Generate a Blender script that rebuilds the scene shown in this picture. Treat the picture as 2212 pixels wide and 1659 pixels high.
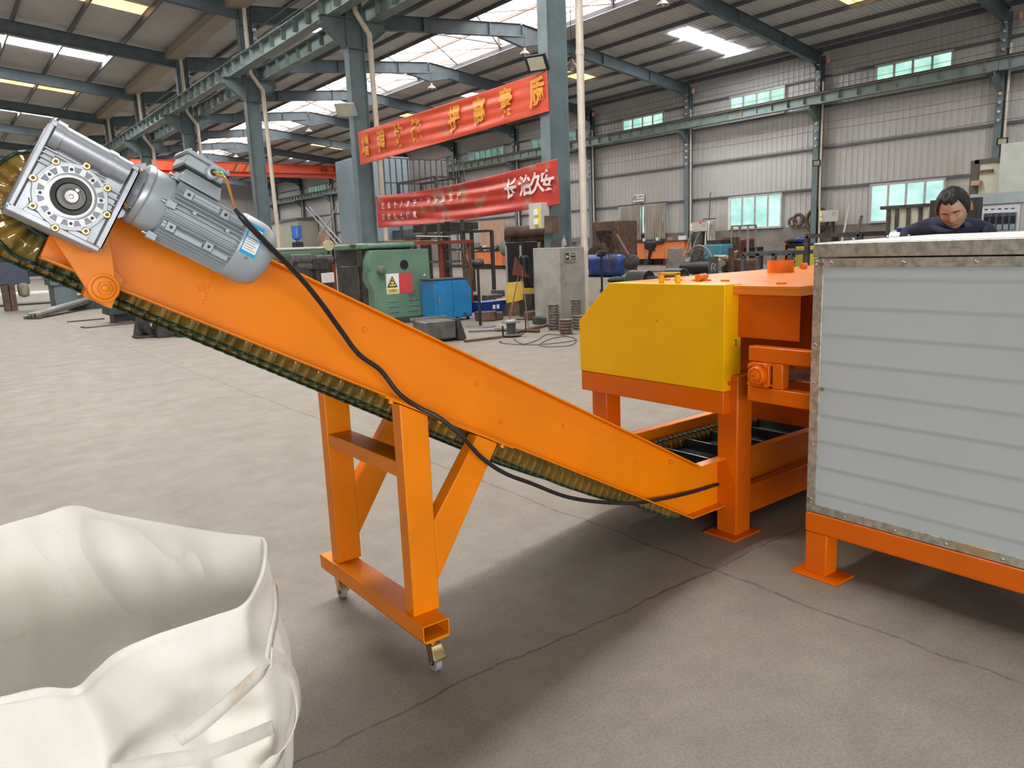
import bpy, bmesh, math, random
from mathutils import Vector, Matrix, Euler, noise
random.seed(7)
sc = bpy.context.scene
for o in list(bpy.data.objects): bpy.data.objects.remove(o)
col = sc.collection
PI = math.pi

# ------------------------------------------------------------------ camera
FOC, CX, CY, EYE = 1623.4, 1106.0, 829.5, 1.55
YAW, PIT, ROL = math.radians(52.6057), math.radians(-10.4213), math.radians(-2.3362)
FW = Vector((math.cos(PIT)*math.cos(YAW), math.cos(PIT)*math.sin(YAW), math.sin(PIT)))
_r = FW.cross(Vector((0, 0, 1))).normalized(); _u = _r.cross(FW)
RT = _r*math.cos(ROL) + _u*math.sin(ROL)
UP = -_r*math.sin(ROL) + _u*math.cos(ROL)
cam = bpy.data.objects.new('camera', bpy.data.cameras.new('camera')); col.objects.link(cam)
cam.matrix_world = Matrix(((RT.x, UP.x, -FW.x, 0), (RT.y, UP.y, -FW.y, 0), (RT.z, UP.z, -FW.z, EYE), (0, 0, 0, 1)))
cam.data.sensor_fit = 'HORIZONTAL'; cam.data.sensor_width = 36.0; cam.data.lens = FOC*36.0/2212.0
cam.data.clip_start = 0.05; cam.data.clip_end = 400
sc.camera = cam

def at(px, py, x=None, y=None, z=None):
    """the point of the place seen at a pixel of the photograph, on a plane x=, y= or z="""
    d = FW + RT*((px-CX)/FOC) - UP*((py-CY)/FOC)
    t = x/d.x if x is not None else y/d.y if y is not None else (z-EYE)/d.z
    return Vector((0, 0, EYE)) + d*t

# ------------------------------------------------------------------ world, light, exposure
w = bpy.data.worlds.new('world'); sc.world = w; w.use_nodes = True
wn = w.node_tree.nodes; wb = wn['Background']
wb.inputs[0].default_value = (0.93, 0.97, 1.0, 1); wb.inputs[1].default_value = 1.15
sc.view_settings.view_transform = 'Standard'; sc.view_settings.look = 'None'
sc.view_settings.exposure = 0.32; sc.view_settings.gamma = 1.0; sc.view_settings.use_curve_mapping = False
SKYLIGHT, RIDGE, WINDOW = 42.0, 3.4, 0.85
def area(name, loc, direction, sx, sy, power, color):
    l = bpy.data.lights.new(name, 'AREA'); l.shape = 'RECTANGLE'; l.size = sx; l.size_y = sy
    l.energy = power; l.color = color
    o = bpy.data.objects.new(name, l); col.objects.link(o); o.location = loc
    o.rotation_euler = Vector(direction).to_track_quat('-Z', 'Y').to_euler(); return o
# added frontal fill lamp, at an assumed gate opening in the gable behind the camera
area('rear_fill', (-4.5, -11.5, 2.4), (.25, 1, 0), 15, 4.2, 1250, (1.0, 0.97, 0.92))
# added fill lamp out of view on the left, for faces turned that way
area('side_fill', (-21.5, -3.0, 2.6), (1, 0.05, 0), 12, 4.6, 150, (1.0, 0.98, 0.95))
# added soft overhead lamp, strengthening the daylight of the skylight bands
area('roof_fill', (6, 11.0, 10.2), (-.1, -.3, -1), 10, 12, 1000, (1.0, 0.98, 0.95))

# ------------------------------------------------------------------ materials
MATS = {}
def mat(name, color, rough=.5, metal=0.0, var=.12, scale=6.0, bump=.0, coat=0.0, spec=.5, color2=None, detail=5, bscale=None, stretch=None, wear=None):
    """procedural painted / metal / cloth surface: base colour broken up by noise, fine bump, optional worn patches"""
    if name in MATS: return MATS[name]
    m = bpy.data.materials.new(name); m.use_nodes = True; MATS[name] = m
    nt = m.node_tree; N = nt.nodes; L = nt.links; b = N['Principled BSDF']
    tc = N.new('ShaderNodeTexCoord'); mp = N.new('ShaderNodeMapping'); L.new(tc.outputs['Object'], mp.inputs[0])
    if stretch: mp.inputs['Scale'].default_value = stretch
    n = N.new('ShaderNodeTexNoise'); n.inputs['Scale'].default_value = scale; n.inputs['Detail'].default_value = detail
    L.new(mp.outputs[0], n.inputs[0])
    r = N.new('ShaderNodeValToRGB'); L.new(n.outputs['Fac'], r.inputs[0])
    c2 = color2 or tuple(max(0, c*(1-2*var)) for c in color)
    r.color_ramp.elements[0].position = .3; r.color_ramp.elements[0].color = (*c2, 1)
    r.color_ramp.elements[1].position = .62; r.color_ramp.elements[1].color = (*color, 1)
    out = r.outputs[0]
    if wear:
        n2 = N.new('ShaderNodeTexNoise'); n2.inputs['Scale'].default_value = wear[1]; n2.inputs['Detail'].default_value = 8
        L.new(mp.outputs[0], n2.inputs[0])
        r2 = N.new('ShaderNodeValToRGB'); L.new(n2.outputs['Fac'], r2.inputs[0])
        r2.color_ramp.elements[0].position = wear[2]; r2.color_ramp.elements[1].position = wear[2]+.06
        r2.color_ramp.elements[0].color = (0, 0, 0, 1); r2.color_ramp.elements[1].color = (1, 1, 1, 1)
        mx = N.new('ShaderNodeMix'); mx.data_type = 'RGBA'
        L.new(r2.outputs[0], mx.inputs[0]); L.new(out, mx.inputs[6]); mx.inputs[7].default_value = (*wear[0], 1)
        out = mx.outputs[2]
    L.new(out, b.inputs['Base Color'])
    b.inputs['Metallic'].default_value = metal
    mr = N.new('ShaderNodeMapRange'); L.new(n.outputs['Fac'], mr.inputs[0])
    mr.inputs[3].default_value = min(1, rough+.08); mr.inputs[4].default_value = max(.02, rough-.06)
    L.new(mr.outputs[0], b.inputs['Roughness'])
    b.inputs['Specular IOR Level'].default_value = spec
    if coat: b.inputs['Coat Weight'].default_value = coat; b.inputs['Coat Roughness'].default_value = .12
    if bump:
        n3 = N.new('ShaderNodeTexNoise'); n3.inputs['Scale'].default_value = bscale or scale*12; n3.inputs['Detail'].default_value = 3
        L.new(mp.outputs[0], n3.inputs[0])
        bp = N.new('ShaderNodeBump'); bp.inputs['Strength'].default_value = bump; bp.inputs['Distance'].default_value = .01
        L.new(n3.outputs['Fac'], bp.inputs['Height']); L.new(bp.outputs[0], b.inputs['Normal'])
    return m
def emis(name, color, strength):
    if name in MATS: return MATS[name]
    m = bpy.data.materials.new(name); m.use_nodes = True; MATS[name] = m
    b = m.node_tree.nodes['Principled BSDF']
    b.inputs['Base Color'].default_value = (*[c*.8 for c in color], 1)
    b.inputs['Emission Color'].default_value = (*color, 1); b.inputs['Emission Strength'].default_value = strength
    return m

# ------------------------------------------------------------------ mesh builder
def basis(ax, up=None):
    ax = Vector(ax).normalized()
    if up is None: up = Vector((0, 0, 1)) if abs(ax.z) < .95 else Vector((1, 0, 0))
    s = ax.cross(Vector(up)).normalized(); t = s.cross(ax)
    return ax, s, t
class MB:
    def __init__(s): s.v = []; s.f = []; s.mi = []; s.cur = 0
    def add(s, vs, fs):
        k = len(s.v); s.v += [tuple(v) for v in vs]
        for f in fs: s.f.append(tuple(i+k for i in f)); s.mi.append(s.cur)
        return s
    def box(s, x0, x1, y0, y1, z0, z1):
        x0, x1 = sorted((x0, x1)); y0, y1 = sorted((y0, y1)); z0, z1 = sorted((z0, z1))
        return s.add([(x0,y0,z0),(x1,y0,z0),(x1,y1,z0),(x0,y1,z0),(x0,y0,z1),(x1,y0,z1),(x1,y1,z1),(x0,y1,z1)],
                     [(0,3,2,1),(4,5,6,7),(0,1,5,4),(1,2,6,5),(2,3,7,6),(3,0,4,7)])
    def obox(s, c, sx, sy, sz, rot=None):
        c = Vector(c); M = Euler(rot).to_matrix() if rot is not None and not isinstance(rot, Matrix) else (rot or Matrix.Identity(3))
        vs = [c + M @ Vector((a*sx/2, b*sy/2, d*sz/2)) for d in (-1, 1) for a, b in ((-1,-1),(1,-1),(1,1),(-1,1))]
        return s.add(vs, [(0,3,2,1),(4,5,6,7),(0,1,5,4),(1,2,6,5),(2,3,7,6),(3,0,4,7)])
    def bar(s, p, q, w, h, up=None):
        p, q = Vector(p), Vector(q); ax, a, b = basis(q-p, up)
        vs = [e + a*(i*w/2) + b*(j*h/2) for e in (p, q) for i, j in ((-1,-1),(1,-1),(1,1),(-1,1))]
        return s.add(vs, [(0,1,2,3),(7,6,5,4),(0,4,5,1),(1,5,6,2),(2,6,7,3),(3,7,4,0)])
    def cyl(s, p, q, r, r2=None, n=20, caps=True):
        p, q = Vector(p), Vector(q); r2 = r if r2 is None else r2; ax, a, b = basis(q-p)
        vs = [e + (a*math.cos(2*PI*i/n) + b*math.sin(2*PI*i/n))*rr for e, rr in ((p, r), (q, r2)) for i in range(n)]
        fs = [(i, (i+1) % n, n+(i+1) % n, n+i) for i in range(n)]
        if caps: fs += [tuple(reversed(range(n))), tuple(range(n, 2*n))]
        return s.add(vs, fs)
    def lathe(s, prof, o, ax, n=24, up=None):
        o = Vector(o); ax, a, b = basis(ax, up); m = len(prof)
        vs = [o + ax*h + (a*math.cos(2*PI*i/n) + b*math.sin(2*PI*i/n))*r for r, h in prof for i in range(n)]
        fs = [(j*n+i, j*n+(i+1) % n, (j+1)*n+(i+1) % n, (j+1)*n+i) for j in range(m-1) for i in range(n)]
        return s.add(vs, fs)
    def path(s, pts, r, n=8, closed=False, caps=True):
        P = [Vector(p) for p in pts]; m = len(P); vs = []; prev = None
        for i, p in enumerate(P):
            if closed: d = P[(i+1) % m]-P[i-1]
            else: d = P[min(i+1, m-1)]-P[max(i-1, 0)]
            d = d.normalized() if d.length > 1e-9 else Vector((1, 0, 0))
            if prev is None: _, a, _b = basis(d)
            else:
                a = prev - d*prev.dot(d)
                a = a.normalized() if a.length > 1e-6 else basis(d)[1]
            b = d.cross(a); prev = a; rr = r[i] if isinstance(r, (list, tuple)) else r
            vs += [p + (a*math.cos(2*PI*k/n) + b*math.sin(2*PI*k/n))*rr for k in range(n)]
        R = m if closed else m-1
        fs = [(i*n+k, i*n+(k+1) % n, ((i+1) % m)*n+(k+1) % n, ((i+1) % m)*n+k) for i in range(R) for k in range(n)]
        if caps and not closed: fs += [tuple(reversed(range(n))), tuple(range((m-1)*n, m*n))]
        return s.add(vs, fs)
    def prism(s, pts, vec):
        P = [Vector(p) for p in pts]; vec = Vector(vec); n = len(P)
        return s.add(P + [p+vec for p in P], [tuple(reversed(range(n))), tuple(range(n, 2*n))] + [(i, (i+1) % n, n+(i+1) % n, n+i) for i in range(n)])
    def grid(s, rows, closed=False):
        n = len(rows[0]); m = len(rows); k = n if closed else n-1
        return s.add([p for r in rows for p in r], [(j*n+i, j*n+(i+1) % n, (j+1)*n+(i+1) % n, (j+1)*n+i) for j in range(m-1) for i in range(k)])
    def hexb(s, c, ax, r, h, dome=True):
        c = Vector(c); ax = Vector(ax).normalized(); s.cyl(c, c+ax*h, r, n=6)
        if dome: s.cyl(c+ax*h, c+ax*h*1.5, r*.5, n=10)
        return s
    def sphere(s, c, r, n=16, m=10, sx=1, sy=1, sz=1):
        rows = [[(c[0]+r*sx*math.sin(PI*j/m)*math.cos(2*PI*i/n), c[1]+r*sy*math.sin(PI*j/m)*math.sin(2*PI*i/n), c[2]+r*sz*math.cos(PI*j/m)) for i in range(n)] for j in range(m+1)]
        return s.grid(rows, True)
    def build(s, name, m, parent=None, bev=0, smooth=True, solid=0, sub=0, label=None, ang=35, fix=True):
        me = bpy.data.meshes.new(name); me.from_pydata(s.v, [], s.f); 
        ms = m if isinstance(m, (list, tuple)) else [m]
        for k in ms: me.materials.append(k)
        if len(ms) > 1: me.polygons.foreach_set('material_index', s.mi)
        if fix:
            bm = bmesh.new(); bm.from_mesh(me)
            bmesh.ops.remove_doubles(bm, verts=bm.verts, dist=1e-6)
            bmesh.ops.recalc_face_normals(bm, faces=bm.faces); bm.to_mesh(me); bm.free()
        if smooth:
            me.polygons.foreach_set('use_smooth', [True]*len(me.polygons)); me.set_sharp_from_angle(angle=math.radians(ang))
        me.update(); o = bpy.data.objects.new(name, me); col.objects.link(o)
        if parent: o.parent = parent
        if solid:
            d = o.modifiers.new('thick', 'SOLIDIFY'); d.thickness = solid; d.offset = 0
        if sub:
            d = o.modifiers.new('sub', 'SUBSURF'); d.levels = sub; d.render_levels = sub
        if bev:
            d = o.modifiers.new('bev', 'BEVEL'); d.width = bev; d.segments = 2; d.limit_method = 'ANGLE'; d.angle_limit = math.radians(40)
        if label: o['label'] = label
        return o
def tag(o, label, cat, group=None):
    o['label'] = label; o['category'] = cat
    if group: o['group'] = group
    return o
def thing(name, label, cat, loc=(0, 0, 0), rot=(0, 0, 0), group=None):
    o = bpy.data.objects.new(name, None); col.objects.link(o); o.empty_display_size = .05
    o.location = loc; o.rotation_euler = rot; return tag(o, label, cat, group)
def struct(o): o['kind'] = 'structure'; return o
def copy_tree(o, loc=None, rot=None, label=None, parent=None):
    c = o.copy(); col.objects.link(c)
    if parent: c.parent = parent
    if loc is not None: c.location = loc
    if rot is not None: c.rotation_euler = rot
    if label: c['label'] = label
    for ch in list(o.children): copy_tree(ch, parent=c)
    return c
def rel(o, base):
    """put an object's origin at base without moving its shape"""
    b = Vector(base); o.data.transform(Matrix.Translation(-b)); o.location = b; return o
def text(name, s, size, m, loc, xdir, updir, parent=None, depth=.002, ax='CENTER', font_scale=(1, 1), offset=0.0):
    """real lettering turned into a thin mesh, lying on the plane of xdir / updir"""
    c = bpy.data.curves.new(name, 'FONT'); c.body = s; c.size = size; c.align_x = ax; c.align_y = 'CENTER'; c.extrude = depth/2; c.offset = offset
    t = bpy.data.objects.new('tmp', c); col.objects.link(t)
    dg = bpy.context.evaluated_depsgraph_get(); me = bpy.data.meshes.new_from_object(t.evaluated_get(dg))
    bpy.data.objects.remove(t); me.materials.clear(); me.materials.append(m)
    X = Vector(xdir).normalized(); U = Vector(updir); U = (U - X*U.dot(X)).normalized(); Z = X.cross(U)
    M = Matrix(((X.x, U.x, Z.x, loc[0]), (X.y, U.y, Z.y, loc[1]), (X.z, U.z, Z.z, loc[2]), (0, 0, 0, 1))) @ Matrix.Diagonal((font_scale[0], font_scale[1], 1, 1))
    me.transform(M); me.name = name; o = bpy.data.objects.new(name, me); col.objects.link(o)
    if parent: o.parent = parent
    return o
def crom(P, n, closed=False):
    P = [Vector(p) for p in P]; m = len(P); out = []
    for i in range(m if closed else m-1):
        g = (lambda k: P[k % m]) if closed else (lambda k: P[max(0, min(m-1, k))])
        a, b, c, d = g(i-1), g(i), g(i+1), g(i+2)
        for k in range(n):
            t = k/n; out.append(.5*((2*b)+(c-a)*t+(2*a-5*b+4*c-d)*t*t+(3*b-a-3*c+d)*t**3))
    if not closed: out.append(P[-1])
    return out
# ------------------------------------------------------------------ palette
M_OR = mat('orange_paint', (.80, .215, .0), .40, var=.05, scale=3, coat=.08, spec=.28, bump=.05, bscale=60)
M_OR2 = mat('deep_orange_paint', (.68, .125, .0), .36, var=.06, scale=3, coat=.12, spec=.3, bump=.05, bscale=60)
M_YE = mat('yellow_paint', (.86, .45, .0), .40, var=.04, scale=3, coat=.06, spec=.3, bump=.05, bscale=50)
M_GALV = mat('galvanised_sheet', (.60, .60, .53), .34, .65, scale=38, detail=3, color2=(.34, .35, .29), wear=((.58, .40, .24), 2.2, .62), bump=.1, bscale=60)
M_PANEL = mat('grey_white_sheet', (.44, .49, .505), .32, var=.02, scale=2, coat=.15)
M_WSHEET = mat('white_top_sheet', (.78, .77, .74), .35, var=.04, scale=4)
M_STEEL = mat('column_paint', (.15, .20, .215), .5, var=.12, scale=2.2, bump=.08, wear=((.12, .15, .14), 3, .62))
M_BEAM = mat('beam_paint', (.105, .145, .17), .5, var=.12, scale=2, wear=((.09, .1, .1), 3, .64))
M_PURL = mat('purlin_paint', (.13, .14, .155), .5, var=.1, scale=2)
M_CRANE = mat('crane_beam_paint', (.21, .27, .26), .5, var=.14, scale=1.6, wear=((.22, .17, .11), 1.1, .62))
M_RUST = mat('rusty_rail', (.16, .085, .05), .7, .2, var=.3, scale=8)
M_ROOF = mat('roof_sheet', (.60, .595, .585), .5, var=.06, scale=.6)
M_WALL = mat('wall_sheet', (.50, .50, .485), .5, var=.05, scale=.35, wear=((.45, .435, .40), .5, .6))
M_CONC = mat('pier_concrete', (.34, .325, .295), .8, var=.14, scale=3, bump=.3, wear=((.22, .2, .17), 1.4, .58))
M_KNEE = mat('render_wall', (.25, .225, .2), .85, var=.14, scale=1.2, bump=.3, wear=((.36, .33, .3), 1.3, .66))
M_PVC = mat('cream_pipe', (.68, .60, .50), .4, var=.05, scale=4, wear=((.55, .45, .36), 5, .68))
M_ALU = mat('cast_aluminium', (.40, .425, .47), .36, .5, var=.07, scale=14, bump=.02, bscale=160)
M_MOTOR = mat('grey_motor_paint', (.36, .41, .45), .36, .15, var=.04, scale=9, coat=.2, bump=.05, bscale=180)
M_BRASS = mat('yellow_zinc', (.62, .50, .25), .3, 1, var=.12, scale=30)
M_ZINC = mat('bright_zinc', (.62, .63, .62), .28, 1, var=.12, scale=30)
M_RUB = mat('black_rubber', (.018, .018, .02), .45, var=.2, scale=20)
M_BLACK = mat('black_paint', (.022, .022, .024), .4, var=.2, scale=10)
M_DARK = mat('dark_iron', (.075, .068, .062), .6, .3, var=.3, scale=7, bump=.2)
M_IRON = mat('grey_iron', (.17, .165, .16), .5, .5, var=.25, scale=6, bump=.15)
M_BROWN = mat('rusty_brown', (.16, .095, .065), .7, .1, var=.3, scale=5, bump=.2)
M_GREEN = mat('machine_green', (.13, .24, .17), .45, var=.12, scale=2.2, coat=.1, wear=((.07, .1, .085), 2.4, .64))
M_DGREEN = mat('dark_machine_green', (.045, .065, .058), .5, var=.2, scale=3)
M_BLUE = mat('cabinet_blue', (.02, .22, .50), .4, var=.12, scale=3, wear=((.03, .09, .16), 2.2, .68))
M_DBLUE = mat('deep_blue', (.01, .045, .30), .35, var=.2, scale=4)
M_BELT = mat('green_belt_orange_reflection', (.30, .18, .035), .16, .2, var=.2, scale=5, coat=.8, spec=.8, color2=(.10, .10, .03))  # green sidewall, with orange reflections of the frame mixed into its colour
M_BELTD = mat('dark_belt', (.022, .035, .03), .35, var=.3, scale=5, coat=.2)
M_BELTED = mat('belt_edge', (.012, .05, .028), .4, var=.3, scale=12)
M_RED = mat('red_brown_frame', (.30, .06, .035), .5, var=.15, scale=5)
M_WHITE = mat('white_sticker', (.80, .80, .79), .4, var=.02)
M_CARD = mat('cardboard', (.40, .27, .17), .85, var=.1, scale=6)
M_GREY = mat('grey_rubber_wheel', (.30, .28, .30), .6, var=.1, scale=20)
M_PLY = mat('plywood', (.52, .36, .24), .7, var=.1, scale=2)
M_ORC = mat('cabinet_orange', (.80, .24, .075), .5, var=.08, scale=1.5)
M_GREYBOX = mat('enclosure_grey', (.50, .50, .46), .5, var=.04, scale=3)
E_SKY = emis('skylight_sheet', (1.0, .98, .97), SKYLIGHT)
E_AMB = mat('aged_skylight', (.5, .3, .1), .5)
def amber():
    m = E_AMB; N = m.node_tree.nodes; L = m.node_tree.links; b = N['Principled BSDF']
    tc = N.new('ShaderNodeTexCoord'); mp = N.new('ShaderNodeMapping'); mp.inputs['Scale'].default_value = (.8, 9, 1)
    L.new(tc.outputs['Object'], mp.inputs[0]); n = N.new('ShaderNodeTexNoise'); n.inputs['Scale'].default_value = 1.2; n.inputs['Detail'].default_value = 6
    L.new(mp.outputs[0], n.inputs[0]); r = N.new('ShaderNodeValToRGB'); L.new(n.outputs['Fac'], r.inputs[0])
    r.color_ramp.elements[0].position = .36; r.color_ramp.elements[0].color = (.45, .13, .01, 1)
    r.color_ramp.elements[1].position = .6; r.color_ramp.elements[1].color = (1, .72, .32, 1)
    L.new(r.outputs[0], b.inputs['Emission Color']); b.inputs['Emission Strength'].default_value = 2.6
amber()
def glassm(name, a, b_, s, sc_=.8, strg=WINDOW):
    m = mat(name, a, .15); N = m.node_tree.nodes; L = m.node_tree.links; b = N['Principled BSDF']
    tc = N.new('ShaderNodeTexCoord'); mp = N.new('ShaderNodeMapping'); mp.inputs['Scale'].default_value = s
    L.new(tc.outputs['Object'], mp.inputs[0]); n = N.new('ShaderNodeTexNoise'); n.inputs['Scale'].default_value = sc_; n.inputs['Detail'].default_value = 2
    L.new(mp.outputs[0], n.inputs[0]); r = N.new('ShaderNodeValToRGB'); L.new(n.outputs['Fac'], r.inputs[0])
    r.color_ramp.elements[0].position = .4; r.color_ramp.elements[0].color = (*b_, 1)
    r.color_ramp.elements[1].position = .62; r.color_ramp.elements[1].color = (*a, 1)
    b.inputs['Base Color'].default_value = (.02, .03, .03, 1)
    for l in list(b.inputs['Base Color'].links): L.remove(l)
    L.new(r.outputs[0], b.inputs['Emission Color']); b.inputs['Emission Strength'].default_value = strg
    return m
E_WIN = glassm('window_daylight', (.66, 1.0, .90), (.42, .78, .72), (1, .9, 1.6))
E_WIN2 = glassm('high_window_daylight', (.62, .98, .84), (.36, .72, .60), (1, 1.4, .8), .9)
E_WIN3 = glassm('dim_window', (.16, .30, .25), (.08, .17, .14), (1, 1.2, .7), 1.0)
E_WINB = glassm('gable_window', (.42, .62, .64), (.36, .52, .54), (1, 1.2, .7), 1.0)

def floor_mat():
    m = bpy.data.materials.new('concrete_floor'); m.use_nodes = True; nt = m.node_tree; N = nt.nodes; L = nt.links; b = N['Principled BSDF']
    tc = N.new('ShaderNodeTexCoord')
    def noise_(sc_, det=6, rough=.6, vec=None, stretch=None):
        n = N.new('ShaderNodeTexNoise'); n.inputs['Scale'].default_value = sc_; n.inputs['Detail'].default_value = det; n.inputs['Roughness'].default_value = rough
        src = vec or tc.outputs['Object']
        if stretch:
            mp = N.new('ShaderNodeMapping'); mp.inputs['Scale'].default_value = stretch; mp.inputs['Rotation'].default_value = (0, 0, .5); L.new(src, mp.inputs[0]); src = mp.outputs[0]
        L.new(src, n.inputs[0]); return n.outputs['Fac']
    def ramp(src, a, ca, b_, cb):
        r = N.new('ShaderNodeValToRGB'); L.new(src, r.inputs[0]); e = r.color_ramp.elements
        e[0].position = a; e[0].color = (*ca, 1); e[1].position = b_; e[1].color = (*cb, 1); return r.outputs[0]
    def mix(fac, a, c, mode='MIX'):
        x = N.new('ShaderNodeMix'); x.data_type = 'RGBA'; x.blend_type = mode
        if hasattr(fac, 'is_linked'): L.new(fac, x.inputs[0])
        else: x.inputs[0].default_value = fac
        for s_, v in ((6, a), (7, c)):
            if hasattr(v, 'is_linked'): L.new(v, x.inputs[s_])
            else: x.inputs[s_].default_value = (*v, 1)
        return x.outputs[2]
    def math_(op, a, c=0.0):
        x = N.new('ShaderNodeMath'); x.operation = op
        for i, v in enumerate((a, c)):
            if hasattr(v, 'is_linked'): L.new(v, x.inputs[i])
            else: x.inputs[i].default_value = v
        return x.outputs[0]
    base = ramp(noise_(.35, 7), .3, (.205, .179, .145), .7, (.262, .232, .189))
    base = mix(.55, base, ramp(noise_(5, 8, .7), .3, (.186, .16, .13), .72, (.29, .26, .212)))
    streak = ramp(noise_(2.0, 7, .7, stretch=(.25, 2.2, 1)), .50, (0, 0, 0), .72, (1, 1, 1))
    base = mix(math_('MULTIPLY', streak, .38), base, (.19, .166, .137))
    fine = ramp(noise_(90, 3), .35, (.82, .82, .82), .6, (1.04, 1.04, 1.04)); base = mix(1.0, base, fine, 'MULTIPLY')
    spot = ramp(noise_(9, 4), .70, (0, 0, 0), .76, (1, 1, 1)); base = mix(math_('MULTIPLY', spot, .5), base, (.18, .16, .14))
    # joints and cracks between the slabs
    sep = N.new('ShaderNodeSeparateXYZ'); L.new(tc.outputs['Object'], sep.inputs[0])
    wob = math_('MULTIPLY', math_('SUBTRACT', noise_(1.7, 8, .65), .5), .14)
    def line(axis, pos, wdt, wob_):
        d = math_('ABSOLUTE', math_('ADD', math_('SUBTRACT', sep.outputs[axis], pos), wob_))
        return ramp(d, 0.0, (1, 1, 1), wdt, (0, 0, 0))
    wid = noise_(12, 4)
    masks = [line(0, 2.77, .012, wob), line(1, 2.10, .009, wob), line(0, -3.2, .012, wob), line(1, 8.4, .012, wob), line(1, -4.2, .012, wob), line(0, 8.8, .012, wob), line(1, 14.7, .012, wob)]
    acc = masks[0]
    for k in masks[1:]: acc = mix(1.0, acc, k, 'LIGHTEN')
    brk = ramp(wid, .34, (.25, .25, .25), .55, (1, 1, 1)); acc2 = mix(1.0, acc, brk, 'MULTIPLY')
    base = mix(math_('MULTIPLY', acc2, .75), base, (.05, .045, .04))
    L.new(base, b.inputs['Base Color'])
    r = ramp(noise_(3, 6), .3, (.72, .72, .72), .7, (.5, .5, .5)); L.new(r, b.inputs['Roughness'])
    b.inputs['Specular IOR Level'].default_value = .35
    bp = N.new('ShaderNodeBump'); bp.inputs['Strength'].default_value = .25; bp.inputs['Distance'].default_value = .006
    h = math_('SUBTRACT', noise_(60, 5), math_('MULTIPLY', acc2, 1.5)); L.new(h, bp.inputs['Height']); L.new(bp.outputs[0], b.inputs['Normal'])
    return m
M_FLOOR = floor_mat()
# ================================================================== the hall
YA, YB = -12.0, 101.0
XW = 37.0
def yc(k): return 11.68 + 8.27*k          # frame lines at the column row
def yw(k): return 13.45 + 8.22*k          # frame lines at the right wall
def zl(x): return 10.55 + (10.25-x)*.10   # left roof underside
def zr(x): return 10.62 + (x-10.25)*.098 if x < 23.6 else 11.93 - (x-23.6)*.098
fl = MB().box(-24, 60, -14, 104, -.2, 0).build('floor', M_FLOOR, smooth=False); struct(fl)
ORD = ['first', 'second', 'third', 'fourth', 'fifth', 'sixth', 'seventh', 'eighth', 'ninth', 'tenth', 'eleventh', 'twelfth', 'thirteenth']

def corrug(x0, zf0, x1, zf1, ya, yb, pitch=.22, d=.035, ribw=.05, skew=0):
    """ribbed roof sheet between x0 and x1, ribs running up the slope"""
    r0, r1 = [], []; y = ya
    while y < yb:
        for yy, dz in ((y, 0), (y+pitch-ribw-.02, 0), (y+pitch-ribw, d), (y+pitch-.02, d)):
            r0.append((x0, yy, zf0+dz)); r1.append((x1, yy, zf1+dz))
        y += pitch
    return MB().grid([r0, r1])
def roofpart(x0, x1, zf, name):
    struct(corrug(x0, zf(x0), x1, zf(x1), YA, YB).build(name, M_ROOF, smooth=False, fix=False))
roofpart(-6, 10.0, zl, 'ceiling'); roofpart(10.45, 20.8, zr, 'ceiling'); roofpart(25.6, XW+.4, zr, 'ceiling')
struct(corrug(-22, 10.55, -6, zl(-6), YA, YB).build('ceiling', M_ROOF, smooth=False, fix=False))
# raised ridge ventilator: translucent sheets over the opening, brace bars, beige cheek and pale edge channel
RM = emis('ridge_translucent_sheet', (1.0, .93, .90), RIDGE)
rid = corrug(20.3, 12.15, 23.6, 12.75, YA, YB, .3, .04); struct(rid.build('ceiling', RM, smooth=False, fix=False))
rid = corrug(23.6, 12.75, 26.6, 12.45, YA, YB, .3, .04); struct(rid.build('ceiling', RM, smooth=False, fix=False))
M_BEIGE = mat('beige_cheek', (.66, .55, .45), .6, var=.05)
M_PALE = mat('pale_steel_angle', (.52, .53, .60), .4, .2, var=.05)
M_BRN = mat('brown_purlin', (.36, .27, .24), .6, var=.1)
struct(MB().box(25.75, 25.8, YA, YB, 11.72, 12.12).build('trim_1', M_BEIGE, smooth=False))
struct(MB().box(20.5, 20.55, YA, YB, 11.6, 11.9).build('trim_2', M_BEIGE, smooth=False))
struct(MB().box(25.48, 25.62, YA, YB, 11.52, 11.66).build('trim_3', M_PALE, smooth=False))
struct(MB().box(25.95, 26.1, YA, YB, 12.28, 12.42).build('roof_purlin_beam', M_BRN, smooth=False))
struct(MB().box(24.4, 24.52, YA, YB, 12.5, 12.64).build('roof_purlin_beam', M_BRN, smooth=False))
E_SLIT = emis('sky_slit', (1, .99, .97), 9.0)
struct(MB().box(26.3, 26.35, YA, YB, 12.0, 12.5).build('window_40', E_SLIT, smooth=False))

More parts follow.
